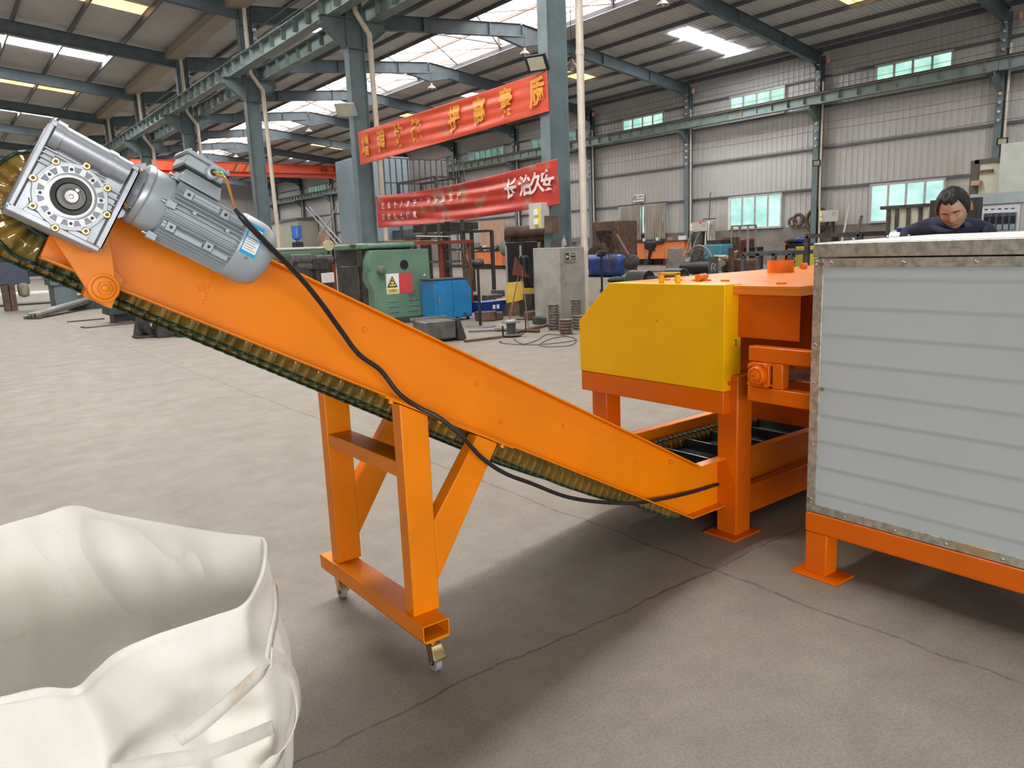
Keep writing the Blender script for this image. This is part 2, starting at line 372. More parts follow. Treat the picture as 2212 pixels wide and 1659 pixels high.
# rafters, each one beam
M_R = M_BEAM
def ibeam(p, q, h, wd, tw=.02, up=(0, 0, 1)):
    m = MB(); p, q = Vector(p), Vector(q); ax, s, t = basis(q-p, up)
    m.bar(p, q, tw, h, up)
    m.bar(p+t*h/2, q+t*h/2, wd, .016, up); m.bar(p-t*h/2, q-t*h/2, wd, .016, up); return m
for k in range(-2, 11):
    a, b_ = yc(k), yw(k); f = lambda x: a + (b_-a)*(x-10.4)/(36.6-10.4)
    def pt(x, dz): return (x, f(x), zr(x)-.22-dz)
    L_ = ibeam(pt(10.4, .42), pt(23.6, .34), .56, .24)
    R_ = ibeam(pt(23.6, .34), pt(36.7, .42), .56, .24)
    for x in (14.2, 18.0, 21.6, 23.6, 25.6, 29.2, 33.0): p_ = Vector(pt(x, .38)); L_.box(x-.012, x+.012, p_.y-.12, p_.y+.12, p_.z-.27, p_.z+.27)
    p_ = Vector(pt(23.6, .34)); L_.prism([(22.2, p_.y-.1, p_.z-.42), (23.6, p_.y-.1, p_.z-.72), (25.0, p_.y-.1, p_.z-.42), (23.6, p_.y-.1, p_.z-.2)], (0, .2, 0))
    L_.v += []; k0 = len(L_.v); L_.v += R_.v; L_.f += [tuple(i+k0 for i in q) for q in R_.f]; L_.mi += R_.mi
    # haunch at the wall
    L_.prism([(36.7, b_-.01, 9.2), (36.7, b_-.01, 10.2), (35.2, b_-.01, 10.35)], (0, .02, 0))
    struct(L_.build('roof_beam', M_R, smooth=False))
    l2 = ibeam((10.1, a, zl(10.1)-.5), (-6, a, zl(-6)-.5), .5, .24); struct(l2.build('roof_beam', M_R, smooth=False))
    l3 = ibeam((-6, a, zl(-6)-.5), (-21.8, a, zl(10.1)-.5), .5, .24); struct(l3.build('roof_beam', M_R, smooth=False))
# purlins
for x in (8.05, 6.1, 4.15, 2.2, .25, -1.7, -3.65, -5.6):
    struct(MB().box(x-.035, x+.035, YA, YB, zl(x)-.23, zl(x)-.005).build('roof_purlin_beam', M_PURL, smooth=False))
for x in (12.2, 13.9, 15.6, 17.3, 19.0, 20.7, 25.5, 27.3, 29.1, 30.9, 32.7, 34.5, 36.2):
    struct(MB().box(x-.035, x+.035, YA, YB, zr(x)-.18, zr(x)-.005).build('roof_purlin_beam', M_PURL, smooth=False))
# ridge opening braces
for k in range(-1, 9):
    a = (yc(k)+yw(k))/2; m = MB()
    for y0, y1 in ((a, a+4.1), (a+4.1, a+8.2)):
        m.bar((21.0, y0, 11.75), (25.5, y1, 11.75), .05, .05); m.bar((25.5, y0, 11.75), (21.0, y1, 11.75), .03, .03)
    m.bar((20.8, a+4.1, 11.9), (25.6, a+4.1, 11.9), .06, .06); m.bar((25.4, a+4.1, 11.6), (25.4, a+4.1, 12.3), .08, .08)
    struct(m.build('roof_brace_beam', M_PURL, smooth=False))
# valley gutter
struct(MB().box(9.62, 10.3, YA, YB, 10.12, 10.42).build('trim_4', mat('gutter', (.44, .38, .30), .55, var=.06), smooth=False))
struct(MB().box(9.98, 10.5, YA, YB, 10.43, 10.62).build('trim_5', M_PURL, smooth=False))
# eaves closure at the right wall
struct(MB().box(36.88, 37.0, YA, YB, 10.42, 10.62).build('trim_6', M_PURL, smooth=False))

# skylight sheets set in the roof: bright ones and amber aged ones
nsky = [0]
def skyl(x0, x1, y0, y1, zf, m, w=None):
    nsky[0] += 1
    b = MB(); n = 5
    for i in range(n):
        ya_, yb_ = y0+(y1-y0)*i/n, y0+(y1-y0)*(i+.93)/n
        b.add([(x0, ya_, zf(x0)-.02), (x1, ya_, zf(x1)-.02), (x1, yb_, zf(x1)-.02), (x0, yb_, zf(x0)-.02), (x0, ya_, zf(x0)-.012), (x1, ya_, zf(x1)-.012), (x1, yb_, zf(x1)-.012), (x0, yb_, zf(x0)-.012)],
              [(0,3,2,1),(4,5,6,7),(0,1,5,4),(1,2,6,5),(2,3,7,6),(3,0,4,7)])
    struct(b.build('window_%d' % (49+nsky[0]), m, smooth=False))
for k in range(-1, 10):
    y0 = yc(k); am = (k % 2 == 0)
    skyl(2.3, 7.95, y0+3.4, y0+4.5, zl, E_AMB if am else E_SKY)
    skyl(-3.6, .2, y0+3.4, y0+4.5, zl, E_AMB if am else E_SKY)
    yr = y0 + (yw(k)-y0)*.8
    skyl(29.15, 32.6, yr+3.9, yr+5.0, zr, E_AMB if am else E_SKY) if k != 1 else skyl(30.0, 34.5, 24.5, 25.7, zr, E_SKY)
    if k >= 1: skyl(14.0, 16.9, y0+3.5, y0+4.6, zr, E_SKY if am else E_AMB)

skyl(2.3, 7.95, -5.4, -4.7, zl, E_SKY)  # unseen extra skylight behind the camera, added to brighten the near floor
# ------------------------------------------------------------------ right wall
def wall_sheet(x, ya, yb, z0, z1, name, pitch=.30, flip=1):
    a, b_ = [], []; y = ya
    while y < yb:
        for yy, dx in ((y, 0), (y+pitch*.5-.012, 0), (y+pitch*.5, -.01*flip), (y+pitch*.5+.012, 0), (y+pitch-.07, 0), (y+pitch-.055, -.03*flip), (y+pitch-.02, -.03*flip)):
            a.append((x+dx, yy, z0)); b_.append((x+dx, yy, z1))
        y += pitch
    return struct(MB().grid([a, b_]).build(name, M_WALL, smooth=False, fix=False))
wall_sheet(XW, YA, YB, 1.9, 10.6, 'wall_right')
struct(MB().box(36.9, 37.15, YA, YB, 0, 1.92).build('wall_right_base', M_KNEE, smooth=False))
struct(MB().box(37.1, 37.15, YA, YB, 0, 10.7).build('wall_right_back', M_WALL, smooth=False))
g1 = MB()
for i, z in enumerate((3.80, 5.80, 7.78, 9.22)):
    struct(MB().box(36.86, 36.97, YA, YB, z-.05, z+.05).build('trim_%d' % (7+i), M_PURL, smooth=False))
# far gable and left wall
def gable():
    a, b_ = [], []; x = -22.0
    while x < 37:
        for xx, dy in ((x, 0), (x+.23, 0), (x+.245, -.03), (x+.28, -.03)):
            a.append((xx, YB, 0)); b_.append((xx, YB, 13))
        x += .3
    return struct(MB().grid([a, b_]).build('wall_back', M_WALL, smooth=False, fix=False))
gable(); wall_sheet(-22, YA, YB, 0, 10.6, 'wall_left', .3, -1)
for i in range(3):
    x0 = -2.6+5.4*i; wf = MB()
    for xx in (x0, x0+1.3, x0+2.6, x0+3.9): wf.box(xx-.06, xx+.06, YB-.12, YB-.03, 1.2, 3.6)
    wf.box(x0, x0+3.9, YB-.12, YB-.03, 1.12, 1.24); wf.box(x0, x0+3.9, YB-.12, YB-.03, 3.5, 3.62)
    fo = struct(wf.build('window_%d' % (30+i), M_ALU, smooth=False)); MB().box(x0, x0+3.9, YB-.06, YB-.04, 1.2, 3.6).build('window_pane', E_WINB, fo, smooth=False)

struct(MB().box(-22, -13, YA-.2, YA, 0, 12.5).box(4, 37.1, YA-.2, YA, 0, 12.5).box(-13, 4, YA-.2, YA, 5.6, 12.5).build('wall_front', M_WALL, smooth=False))
# windows of the right wall
nwin = [0]
def window(y0, y1, z0, z1, panes, m, shut=None, lab=None):
    nwin[0] += 1; x = 36.84; wf = MB()
    for i in range(panes+1):
        y = y0+(y1-y0)*i/panes; wf.box(x-.04, x+.06, y-.045, y+.045, z0, z1)
    for z in (z0, z1): wf.box(x-.05, x+.07, y0-.05, y1+.05, z-.05, z+.05)
    fo = struct(wf.build('window_%d' % nwin[0], mat('window_frame', (.55, .53, .50), .5, .2), smooth=False))
    for i in range(panes):
        ya_, yb_ = y0+(y1-y0)*i/panes+.045, y0+(y1-y0)*(i+1)/panes-.045
        MB().box(x+.02, x+.03, ya_, yb_, z0+.05, z1-.05).build('window_pane', m if not (shut and i in shut) else shut[i], fo, smooth=False)
for k in range(-1, 10):
    c = (yw(k-1)+yw(k))/2
    m_hi = E_WIN2 if k <= 3 else E_WIN3
    if k == 1: window(at(2058, 110, x=36.8).y, at(1893, 140, x=36.8).y, 7.86, 9.16, 4, m_hi)
    elif k == 2: window(at(1694, 190, x=36.8).y, at(1577, 215, x=36.8).y, 7.86, 9.16, 4, m_hi)
    elif k == 3: window(at(1432, 250, x=36.8).y, at(1345, 265, x=36.8).y, 7.86, 9.16, 4, m_hi)
    else: window(c-2.4, c+2.4, 7.86, 9.16, 6, m_hi)
window(at(2038, 430, x=36.8).y, at(1880, 430, x=36.8).y, 1.97, 3.72, 4, E_WIN)
window(at(1687, 450, x=36.8).y, at(1576, 450, x=36.8).y, 1.97, 3.72, 4, E_WIN)
wy0, wy1 = at(1437, 480, x=36.8).y, at(1338, 480, x=36.8).y
window(wy0, wy1, 1.97, 3.72, 4, E_WIN)

# ------------------------------------------------------------------ columns
def column(name, x0, x1, y, ztop, zb=0, fw=.28, m=M_STEEL):
    b = MB(); b.box(x0, x0+.018, y-fw/2, y+fw/2, zb, ztop); b.box(x1-.018, x1, y-fw/2, y+fw/2, zb, ztop); b.box(x0+.018, x1-.018, y-.008, y+.008, zb, ztop)
    return b.build(name, m, smooth=False)
def corbel(x, sgn, y, z, root, ln=.75, d=.16):
    b = MB(); xe = x+sgn*ln
    b.prism([(x, y-.012, z), (xe, y-.012, z), (xe, y-.012, z-.18), (x, y-.012, z-.75)], (0, .024, 0))
    b.bar((x, y, z), (xe, y, z), .26, .018); b.bar((x, y, z-.76), (xe, y, z-.19), .26, .018)
    b.bar((xe-.15*sgn, y, z), (xe-.15*sgn, y, z-.22), .012, .24)
    b.build('corbel', M_STEEL, root, smooth=False)
ZC = 7.80
M_PORC = mat('porcelain', (.75, .72, .70), .25)
def ins_string(root, x, y, z, n=4, dz=.42):
    for i in range(n):
        b = MB(); b.lathe([(0, -.09), (.05, -.09), (.07, -.05), (.035, 0), (.07, .03), (.05, .08), (0, .08)], (x, y, z-i*dz), (-1, 0, 0), 10); b.build('insulator', M_PORC, root)
for k in range(0, 11):
    y = yc(k)
    n_ = ('beside the exit sign' if k == 0 else 'holding the left ends of both banners' if k == 1 else '%s beyond the banners' % ORD[k-2] if k > 1 else 'nearer than the exit sign pier, %s' % ORD[-k-1])
    t = thing('steel_column', 'grey green painted steel column of the middle row, '+n_, 'column', (10.25, y, 0), group='columns of the middle row'); t['kind'] = 'thing'
    def P_(o): o.parent = t; o.location = Vector(o.location)-Vector((10.25, y, 0)); return o
    b = MB(); X0, X1 = (10.0, 10.5)
    b.box(X0, X0+.02, y-.14, y+.14, 0, 10.2); b.box(X1-.02, X1, y-.14, y+.14, 0, 10.2); b.box(X0+.02, X1-.02, y-.01, y+.01, 0, 10.2)
    for z in (7.05, 7.8, 9.6): b.box(X0, X1, y-.13, y+.13, z-.01, z+.01)
    P_(b.build('shaft', M_STEEL, smooth=False))
    for s_, xx in ((-1, 10.0), (1, 10.5)):
        b = MB(); xe = xx+s_*.72
        b.prism([(xx, y-.012, ZC), (xe, y-.012, ZC), (xe, y-.012, ZC-.2), (xx, y-.012, ZC-.75)], (0, .024, 0))
        b.bar((xx, y, ZC), (xe, y, ZC), .26, .018); b.bar((xx, y, ZC-.76), (xe, y, ZC-.2), .26, .018)
        P_(b.build('corbel', M_STEEL, smooth=False))
    # concrete pier
    b = MB()
    b.prism([(9.92, y-.4, 0), (10.58, y-.4, 0), (10.66, y-.3, 0), (10.66, y+.35, 0), (10.58, y+.42, 0), (9.92, y+.42, 0)], (0, 0, 1.48))
    P_(b.build('pier', M_CONC, bev=.02))
    # downpipe
    px = 10.72; py = y-.27
    g = thing('downpipe', 'cream plastic downpipe running down the column '+n_, 'pipe', (px, py, 0), group='downpipes of the column row')
    d = MB()
    pts = [(10.2, py, 10.15), (10.2, py, 8.1), (10.22, py, 7.95), (10.5, py, 7.55), (10.6, py, 7.4), (10.6, py, 7.2), (px-.02, py, 0)] if k else [(px, py, 10.15), (px, py, 0)]
    d.path([Vector(q)-Vector((px, py, 0)) for q in pts], .075, 14)
    d.build('pipe', M_PVC, g)
    for z in ((7.1, 3.0, 1.3) if k else (5.2, 1.75, 1.42, .95)):
        MB().cyl((0, 0, z-.05), (0, 0, z+.05), .084, n=14).build('pipe_socket', M_PVC, g).location.x = (-.02 if k else 0) + (-.1*(z/7.2) if k else 0)
    if k >= 2: ins = [ins_string(t, .32, -.1, 9.5, 4, .3)]
# right wall columns
for k in range(-2, 11):
    y = yw(k)
    n_ = ['third', 'second', 'first'][k+2]+' from the near end' if k < 1 else '%s beyond the widest window' % ORD[k-1]
    t = thing('steel_column', 'blue grey steel column against the long ribbed wall, '+n_, 'column', (36.7, y, 0), group='columns of the long wall'); t['kind'] = 'thing'
    def P2(o): o.parent = t; o.location = Vector(o.location)-Vector((36.7, y, 0)); return o
    b = MB(); b.box(36.45, 36.47, y-.14, y+.14, 0, 10.2); b.box(36.83, 36.85, y-.14, y+.14, 0, 10.2); b.box(36.47, 36.83, y-.01, y+.01, 0, 10.2)
    P2(b.build('shaft', M_STEEL, smooth=False))
    b = MB(); b.prism([(36.45, y-.012, ZC), (35.75, y-.012, ZC), (35.75, y-.012, ZC-.2), (36.45, y-.012, ZC-.75)], (0, .024, 0))
    b.bar((36.45, y, ZC), (35.75, y, ZC), .26, .018); b.bar((36.45, y, ZC-.76), (35.75, y, ZC-.2), .26, .018); P2(b.build('corbel', M_STEEL, smooth=False))
    for z in (9.75, 6.95):
        for i in range(4):
            b = MB(); b.lathe([(0, -.07), (.045, -.07), (.062, -.03), (.03, 0), (.062, .02), (.045, .06), (0, .06)], (36.36, y-.05, z-i*.36), (-1, 0, 0), 10); P2(b.build('insulator', M_PORC))
    c = MB(); c.path([(36.5, y-.28, 8.9), (36.5, y-.28, 3.4), (36.46, y-.34, 2.2), (36.46, y-.34, 0)] if k % 2 else [(36.5, y-.28, 8.9), (36.5, y-.28, 0)], .05, 8)
    tag(rel(c.build('conduit_pipe', M_PVC), (36.5, y-.28, 0)), 'thin white conduit on the long wall column, '+n_, 'pipe', 'conduits of the long wall')
# strung wires along the wall
wi = 0
for z in (9.75, 9.39, 9.03, 8.67, 6.95, 6.59, 5.87):
    wi += 1
    for k in range(-1, 5):
        m = MB(); ya_, yb_ = yw(k-1)-.05, yw(k)-.05
        m.path([(36.3, ya_+(yb_-ya_)*i/6, z-.05*math.sin(PI*i/6)) for i in range(7)], .009, 5)
        tag(rel(m.build('wall_wire', M_DARK if z != 6.95 else M_RED), (36.3, ya_, z)), 'dark wire strung between insulators along the long wall, %s height, bay %s' % (ORD[wi-1], ORD[k+1]), 'wire', 'wires along the long wall')

# ------------------------------------------------------------------ crane runway beams
def runway(xc, y0, y1, lab, grp, side):
    t = thing('crane_beam', lab, 'beam', (xc, y0, ZC), group=grp); t['kind'] = 'thing'; ln = y1-y0-.02; h = .5
    b = MB(); b.box(-.17, .17, 0, ln, .01, .03); b.box(-.17, .17, 0, ln, h-.02, h); b.box(-.006, .006, 0, ln, .03, h-.02); b.build('girder', M_CRANE, t, smooth=False)
    r = MB(); r.box(-.05, .05, 0, ln, h, h+.012); r.box(-.012, .012, 0, ln, h+.012, h+.075); r.box(-.032, .032, 0, ln, h+.075, h+.10); r.build('rail', M_RUST, t, smooth=False)
    n = 9
    for i in range(n):
        y = ln*(i+.5)/n
        for s_ in ((-1, 1) if side == 0 else (side,)):
            MB().box(s_*.008, s_*.15, y-.006, y+.006, .12, h-.03).build('stiffener', M_CRANE, t, smooth=False)
for k in range(-1, 11):
    runway(9.65, yc(k-1), yc(k), 'left runway beam of the column row carrying a rusty rail, %s bay' % ORD[k+1], 'crane beams left of the column row', -1)
    runway(10.87, yc(k-1), yc(k), 'right runway beam of the column row carrying a rusty rail, %s bay' % ORD[k+1], 'crane beams right of the column row', -1)
    runway(36.1, yw(k-1), yw(k), 'crane runway beam along the long wall, %s bay from the near end' % ORD[k+1], 'crane beams along the long wall', -1)
# conductor bars above the column row
for i, (x, z) in enumerate(((10.62, 9.5), (10.62, 9.2), (10.62, 8.9), (10.62, 8.6))):
    tag(rel(MB().box(x-.018, x+.018, YA, YB, z-.02, z+.02).build('conductor_bar', M_PURL, smooth=False), (x, YA, z)), 'thin crane conductor bar above the column row, %s from the top' % ORD[i], 'conductor bar', 'crane conductor bars')
# ================================================================== inclined belt conveyor
TH = math.radians(28.1); CS, SN = math.cos(TH), math.sin(TH)
YN, YF = 2.38, 3.02                 # webs of the two side channels
HX, HZ = .306, 1.700                # head shaft
# side profile in x/z: centre line from the head down to the bend, then level
BX, BZ = 2.93, .285
HH = .132                           # half height of the side channel
def cl(s):                          # point on the incline centre line, s metres up from the bend
    return Vector((BX - CS*s, 0, BZ + SN*s))
LI = 2.97; XT = 4.9
NI = Vector((SN, 0, CS))            # outward (up) normal of the incline
bis = math.tan(TH/2)*HH
prof_top = [cl(LI)+NI*HH, Vector((BX+bis, 0, BZ+HH)), Vector((XT, 0, BZ+HH))]
prof_bot = [cl(LI)-NI*HH, Vector((BX-bis, 0, BZ-HH)), Vector((XT, 0, BZ-HH))]
conv = thing('inclined_conveyor', 'long orange belt conveyor climbing from its low tail up to the gear motor', 'conveyor')
for yw_, s_ in ((YN, -1), (YF, 1)):
    b = MB(); t = .006
    for i in range(2):              # web
        q = [prof_bot[i], prof_bot[i+1], prof_top[i+1], prof_top[i]]
        b.prism([(p.x, yw_, p.z) for p in q], (0, s_*-t, 0))
    for prof, sg in ((prof_top, 1), (prof_bot, -1)):   # flanges turned outward
        pts = [(p.x, p.z) for p in prof]
        for i in range(2):
            n = NI if i == 0 else Vector((0, 0, 1)); a, c = prof[i], prof[i+1]
            m_ = Vector((SN/2, 0, (CS+1)/2)).normalized(); off = [NI if i == 0 else m_/m_.dot(NI), m_/m_.dot(NI) if i == 0 else Vector((0, 0, 1))]
            P4 = [a, c, c-off[1]*t*sg*1.2, a-off[0]*t*sg*1.2]
            b.prism([(p.x, yw_, p.z) for p in P4], (0, s_*.052, 0))
    b.build('side_channel', M_OR, conv, bev=.0025)
# belt: closed loop round the head pulley
RP = .080
def circ(cx, cz, r, a0, a1, n): return [Vector((cx+r*math.cos(math.radians(a0+(a1-a0)*i/n)), 0, cz+r*math.sin(math.radians(a0+(a1-a0)*i/n)))) for i in range(n+1)]
path_ = []
up0 = cl(0)+NI*.015
path_ += [Vector((XT, 0, BZ-.0)), Vector((BX+.2, 0, BZ-.0))]
path_ += [Vector((BX+.06, 0, BZ+.002)), Vector((BX-.05, 0, BZ+.03)), cl(.3)+NI*.0, cl(1.4)+NI*.0, cl(2.2)+NI*.01, cl(2.55)+NI*.06]
path_ += circ(HX, HZ, RP, 90-28.1+8, 90-28.1+182, 16)
r1 = Vector((HX, 0, HZ))-NI*RP
hp_ = Vector((HX, 0, HZ)); dr_ = Vector((CS, 0, -SN))
path_ += [hp_+dr_*s_-NI*o_ for s_, o_ in ((.15, .084), (.35, .094), (.9, .107), (1.5, .122), (2.2, .136), (2.45, .128), (2.7, .10))]+[Vector((BX-.02, 0, BZ-.085)), Vector((BX+.25, 0, BZ-.05)), Vector((XT, 0, BZ-.05))]
# resample
def resample(P, ds):
    out = [P[0]]; acc = 0
    for i in range(len(P)-1):
        a, b_ = P[i], P[i+1]; L_ = (b_-a).length; t = ds-acc
        while t <= L_: out.append(a+(b_-a)*(t/L_)); t += ds
        acc = (acc+L_) % ds if L_ else acc
    return out
BP = resample(path_, .006); nB = len(BP)
NRM = []
for i in range(nB):
    d = (BP[min(i+2, nB-1)]-BP[max(i-2, 0)]).normalized(); NRM.append(Vector((d.z, 0, -d.x)))
# outward must point away from the pulley / up on the carrying strand
if NRM[5].z < 0: NRM = [-n for n in NRM]
step = 4
MB().grid([[p + Vector((0, y, 0)) for p in BP[::step]] for y in (YN+.05, YF-.05)]).build('belt', M_BELTD, conv, solid=.006)
for y0 in (YN+.085, YF-.085):
    rows = [[], [], []]
    for i, (p, n) in enumerate(zip(BP, NRM)):
        ph = 2*PI*i*.006/.045; w_ = .019*max(-1, min(1, 1.6*math.sin(ph)))
        for r_, hgt in enumerate((0, .036, .076)): rows[r_].append(p+n*hgt+Vector((0, y0+w_, 0)))
    b = MB(); b.grid(rows); b.build('sidewall', M_BELT, conv, solid=.003, ang=60)
    b = MB(); b.grid([[p+n*.074+Vector((0, y0+.019*max(-1, min(1, 1.6*math.sin(2*PI*i*.006/.045))), 0)) for i, (p, n) in enumerate(zip(BP, NRM))], [p+n*.084+Vector((0, y0+.019*max(-1, min(1, 1.6*math.sin(2*PI*i*.006/.045))), 0)) for i, (p, n) in enumerate(zip(BP, NRM))]])
    b.build('sidewall_lip', M_BELTED, conv, solid=.006)
for i in range(15, nB-30, 42):
    p, n = BP[i], NRM[i]; d = Vector((n.z, 0, -n.x))
    MB().prism([(q.x, YN+.105, q.z) for q in (p-d*.012, p+d*.012, p+d*.004+n*.06, p-d*.004+n*.06)], (0, YF-YN-.21, 0)).build('cleat', M_BELTD, conv)
MB().cyl((HX, YN+.03, HZ), (HX, YF-.03, HZ), RP-.004, n=32).build('head_pulley', M_DARK, conv)
MB().cyl((HX, 2.16, HZ), (HX, YF+.1, HZ), .022, n=20).build('head_shaft', M_IRON, conv)
# bolts on the near web
for i, (px, py) in enumerate(((435, 622), (787, 712), (1030, 830), (1082, 911), (1217, 920), (1375, 995), (1460, 1077))):
    p = at(px, py, y=YN); MB().hexb((p.x, YN, p.z), (0, -1, 0), .011, .007).build('web_bolt', M_OR, conv, bev=.001)
p = at(1447, 998, y=YN); MB().hexb((p.x, YN, p.z), (0, -1, 0), .012, .008).cyl((p.x, YN-.008, p.z), (p.x, YN-.026, p.z), .006, n=10).build('web_bolt', M_OR, conv)
# splice seam of the head section
p0, p1 = at(440, 655, y=YN), at(470, 560, y=YN); b = MB()
for i in range(14):
    q = p0.lerp(p1, i/13); b.sphere((q.x+random.uniform(-.002, .002), YN-.0005, q.z), .003, 8, 5)
b.build('weld_seam', M_OR, conv)
# square anchor plate and torque arm
pv = at(225, 622, y=2.30)
def ppoly(pts, y): return [at(a, b_, y=y) for a, b_ in pts]
b = MB(); b.prism([(q.x, 2.325, q.z) for q in ppoly([(180, 638), (241, 667), (268, 605), (232, 560), (200, 570)], 2.325)], (0, .05, 0)); b.build('anchor_plate', M_OR, conv, bev=.0015)
arc = [(222+30*math.cos(a), 623+30*math.sin(a)) for a in [math.radians(d) for d in range(-14, 152, 12)]]
b = MB(); b.prism([(q.x, 2.285, q.z) for q in ppoly([(200, 395), (232, 470)]+arc+[(100, 492), (60, 430), (100, 380)], 2.285)], (0, .012, 0)); b.build('torque_arm', M_OR, conv, bev=.0015, label='orange torque arm, paint burnt pale near the gearbox')
c = at(224, 622, y=2.285)
b = MB(); b.lathe([(.039, 0), (.039, .003), (.031, .004), (.028, .009), (.020, .010), (0, .010)], (c.x, 2.285, c.z), (0, -1, 0), 36); b.build('washer', M_OR, conv, bev=.0008)
MB().cyl((c.x, 2.276, c.z), (c.x, 2.262, c.z), .0185, n=6).build('pivot_nut', M_OR, conv, bev=.001)
MB().lathe([(.0115, 0), (.0115, .007), (.008, .010), (0, .011)], (c.x, 2.263, c.z), (0, -1, 0), 20).build('pivot_bolt', M_OR, conv)
# tail end tube seen between the belt walls
MB().cyl((BX+.09, YN+.02, BZ+.07), (BX+.09, YF-.02, BZ+.07), .022, n=16).build('snub_roller', mat('tan_roller', (.30, .24, .14), .5), conv)

# ------------------------------------------------------------------ wheeled stand
st = thing('conveyor_stand', 'orange tube stand on small castors holding up the inclined conveyor', 'stand', (1.31, 2.6, 0))
def S(o): o.parent = st; o.location = Vector(o.location)-Vector((1.31, 2.6, 0)); return o
def ztop(x): return prof_bot[0].z - (x-prof_bot[0].x)*math.tan(TH) - .012
for y0, lab in ((2.302, 0), (2.955, 1)):
    xa, xb = 1.258, 1.371
    b = MB(); z0 = .206
    vs = [(xa, y0, z0), (xb, y0, z0), (xb, y0, ztop(xb)), (xa, y0, ztop(xa))]
    b.prism(vs, (0, .062, 0)); S(b.build('leg', M_OR, bev=.004))
    b = MB(); b.prism([(1.371, y0+.001, .317), (1.371, y0+.001, .555), (1.585, y0+.001, ztop(1.585)), (1.678, y0+.001, ztop(1.678))], (0, .06, 0)); S(b.build('brace', M_OR, bev=.004))
    # mounting plate under the flange
    d = Vector((CS, 0, -SN)); a = Vector((1.21, 0, ztop(1.21)+.004)); c = Vector((1.76, 0, ztop(1.76)+.004)); yy = y0-.0 if lab == 0 else y0+.02
    b = MB(); b.prism([(a.x, yy+.01, a.z), (c.x, yy+.01, c.z), (c.x+NI.x*.008, yy+.01, c.z+NI.z*.008), (a.x+NI.x*.008, yy+.01, a.z+NI.z*.008)], (0, .055, 0)); S(b.build('mounting_plate', M_OR, bev=.0015))
    for f_ in (.06, .42, .93):
        q = a.lerp(c, f_); b = MB(); b.cyl((q.x, yy+.03, q.z), (q.x-NI.x*.012, yy+.03, q.z-NI.z*.012), .011, n=6); S(b.build('bolt', M_OR))
b = MB(); b.prism([(1.262, 2.364, .735), (1.367, 2.364, .735), (1.367, 2.364, .793), (1.262, 2.364, .793)], (0, .592, 0)); S(b.build('cross_tube', M_OR, bev=.004))
b = MB()   # open rectangular base tube
x0, x1, z0, z1, t = 1.243, 1.355, .142, .206, .004
for q in ((x0, x1, z0, z0+t), (x0, x1, z1-t, z1), (x0, x0+t, z0+t, z1-t), (x1-t, x1, z0+t, z1-t)): b.box(q[0], q[1], 2.215, 3.115, q[2], q[3])
S(b.build('base_tube', M_OR, bev=.001))
for y0 in (2.262, 3.06):
    cst = bpy.data.objects.new('castor', None); col.objects.link(cst); cst.parent = st; cst.location = (-.005, y0-2.6, 0)
    b = MB(); b.box(-.05, .05, -.045, .045, .132, .1425); b.build('top_plate', M_OR, cst, bev=.002)
    b = MB(); b.lathe([(.026, .132), (.03, .126), (.03, .12), (.022, .114), (.022, .11)], (0, 0, 0), (0, 0, 1), 20); b.build('swivel', M_BRASS, cst)
    b = MB()
    for sx in (-1, 1): b.prism([(sx*.016, -.026, .112), (sx*.016, .022, .112), (sx*.016, -.0, .022), (sx*.016, -.018, .022)], (sx*.003, 0, 0))
    b.box(-.019, .019, -.028, .024, .106, .112); b.build('fork', M_BRASS, cst, bev=.001)
    b = MB(); b.prism([(-.022, -.028, .104), (.022, -.028, .104), (.026, -.052, .062), (-.026, -.052, .062)], (0, .004, .002)); b.box(-.028, .028, -.056, -.046, .055, .063); b.build('brake_pedal', M_BRASS, cst, bev=.002)
    b = MB(); b.lathe([(.012, -.0135), (.030, -.0135), (.033, -.010), (.033, .010), (.030, .0135), (.012, .0135)], (0, -.012, .033), (1, 0, 0), 26); b.build('wheel', M_GREY, cst)
    b = MB(); b.cyl((-.024, -.012, .033), (.034, -.012, .033), .006, n=12); b.hexb((.024, -.012, .033), (1, 0, 0), .010, .007); b.build('axle', M_BRASS, cst)

# ------------------------------------------------------------------ gear motor
GA = math.radians(30.5)
M_IRON2 = mat('turned_steel', (.42, .42, .42), .35, .9, var=.1, scale=20)
gm = thing('gear_motor', 'silver worm gearbox with a grey finned electric motor bolted to the conveyor head', 'gear motor', (.306, 2.12, 1.708), (0, GA, 0))
gb = MB()   # housing: frame rim + recessed face.  local: X along motor, Z up, -Y to the viewer
W0, W1, Z0, Z1 = -.104, .105, -.093, .148
def ring(b, x0, x1, z0, z1, t, ya, yb):
    b.box(x0, x1, ya, yb, z0, z0+t); b.box(x0, x1, ya, yb, z1-t, z1); b.box(x0, x0+t, ya, yb, z0+t, z1-t); b.box(x1-t, x1, ya, yb, z0+t, z1-t)
ring(gb, W0, W1, Z0, Z1, .013, 0, .13)
gb.box(W0+.013, W1-.013, .016, .11, Z0+.013, Z1-.013)
gb.build('gearbox_housing', M_ALU, gm, bev=.003)
b = MB(); b.cyl((-.085, .004, .118), (.085, .004, .118), .030, n=28); b.cyl((-.09, .004, .118), (-.07, .004, .118), .034, n=24); b.cyl((.03, .004, .118), (.05, .004, .118), .033, n=24)
b.build('worm_barrel', M_ALU, gm)
b = MB()
for i in range(5): b.box(-.065, .05, .006, .018, .072+i*.0075, .0745+i*.0075)
for i in range(4): b.box(.062, .092, .0, .018, .012+i*.016, .0155+i*.016); b.box(-.092, -.062, .0, .018, .042+i*.012, .0455+i*.012)
for x, z in ((-.05, -.082), (.05, -.082)): b.box(x-.022, x+.022, .002, .018, z, z+.014)
b.build('cooling_rib', M_ALU, gm, bev=.0008)['kind'] = 'stuff'
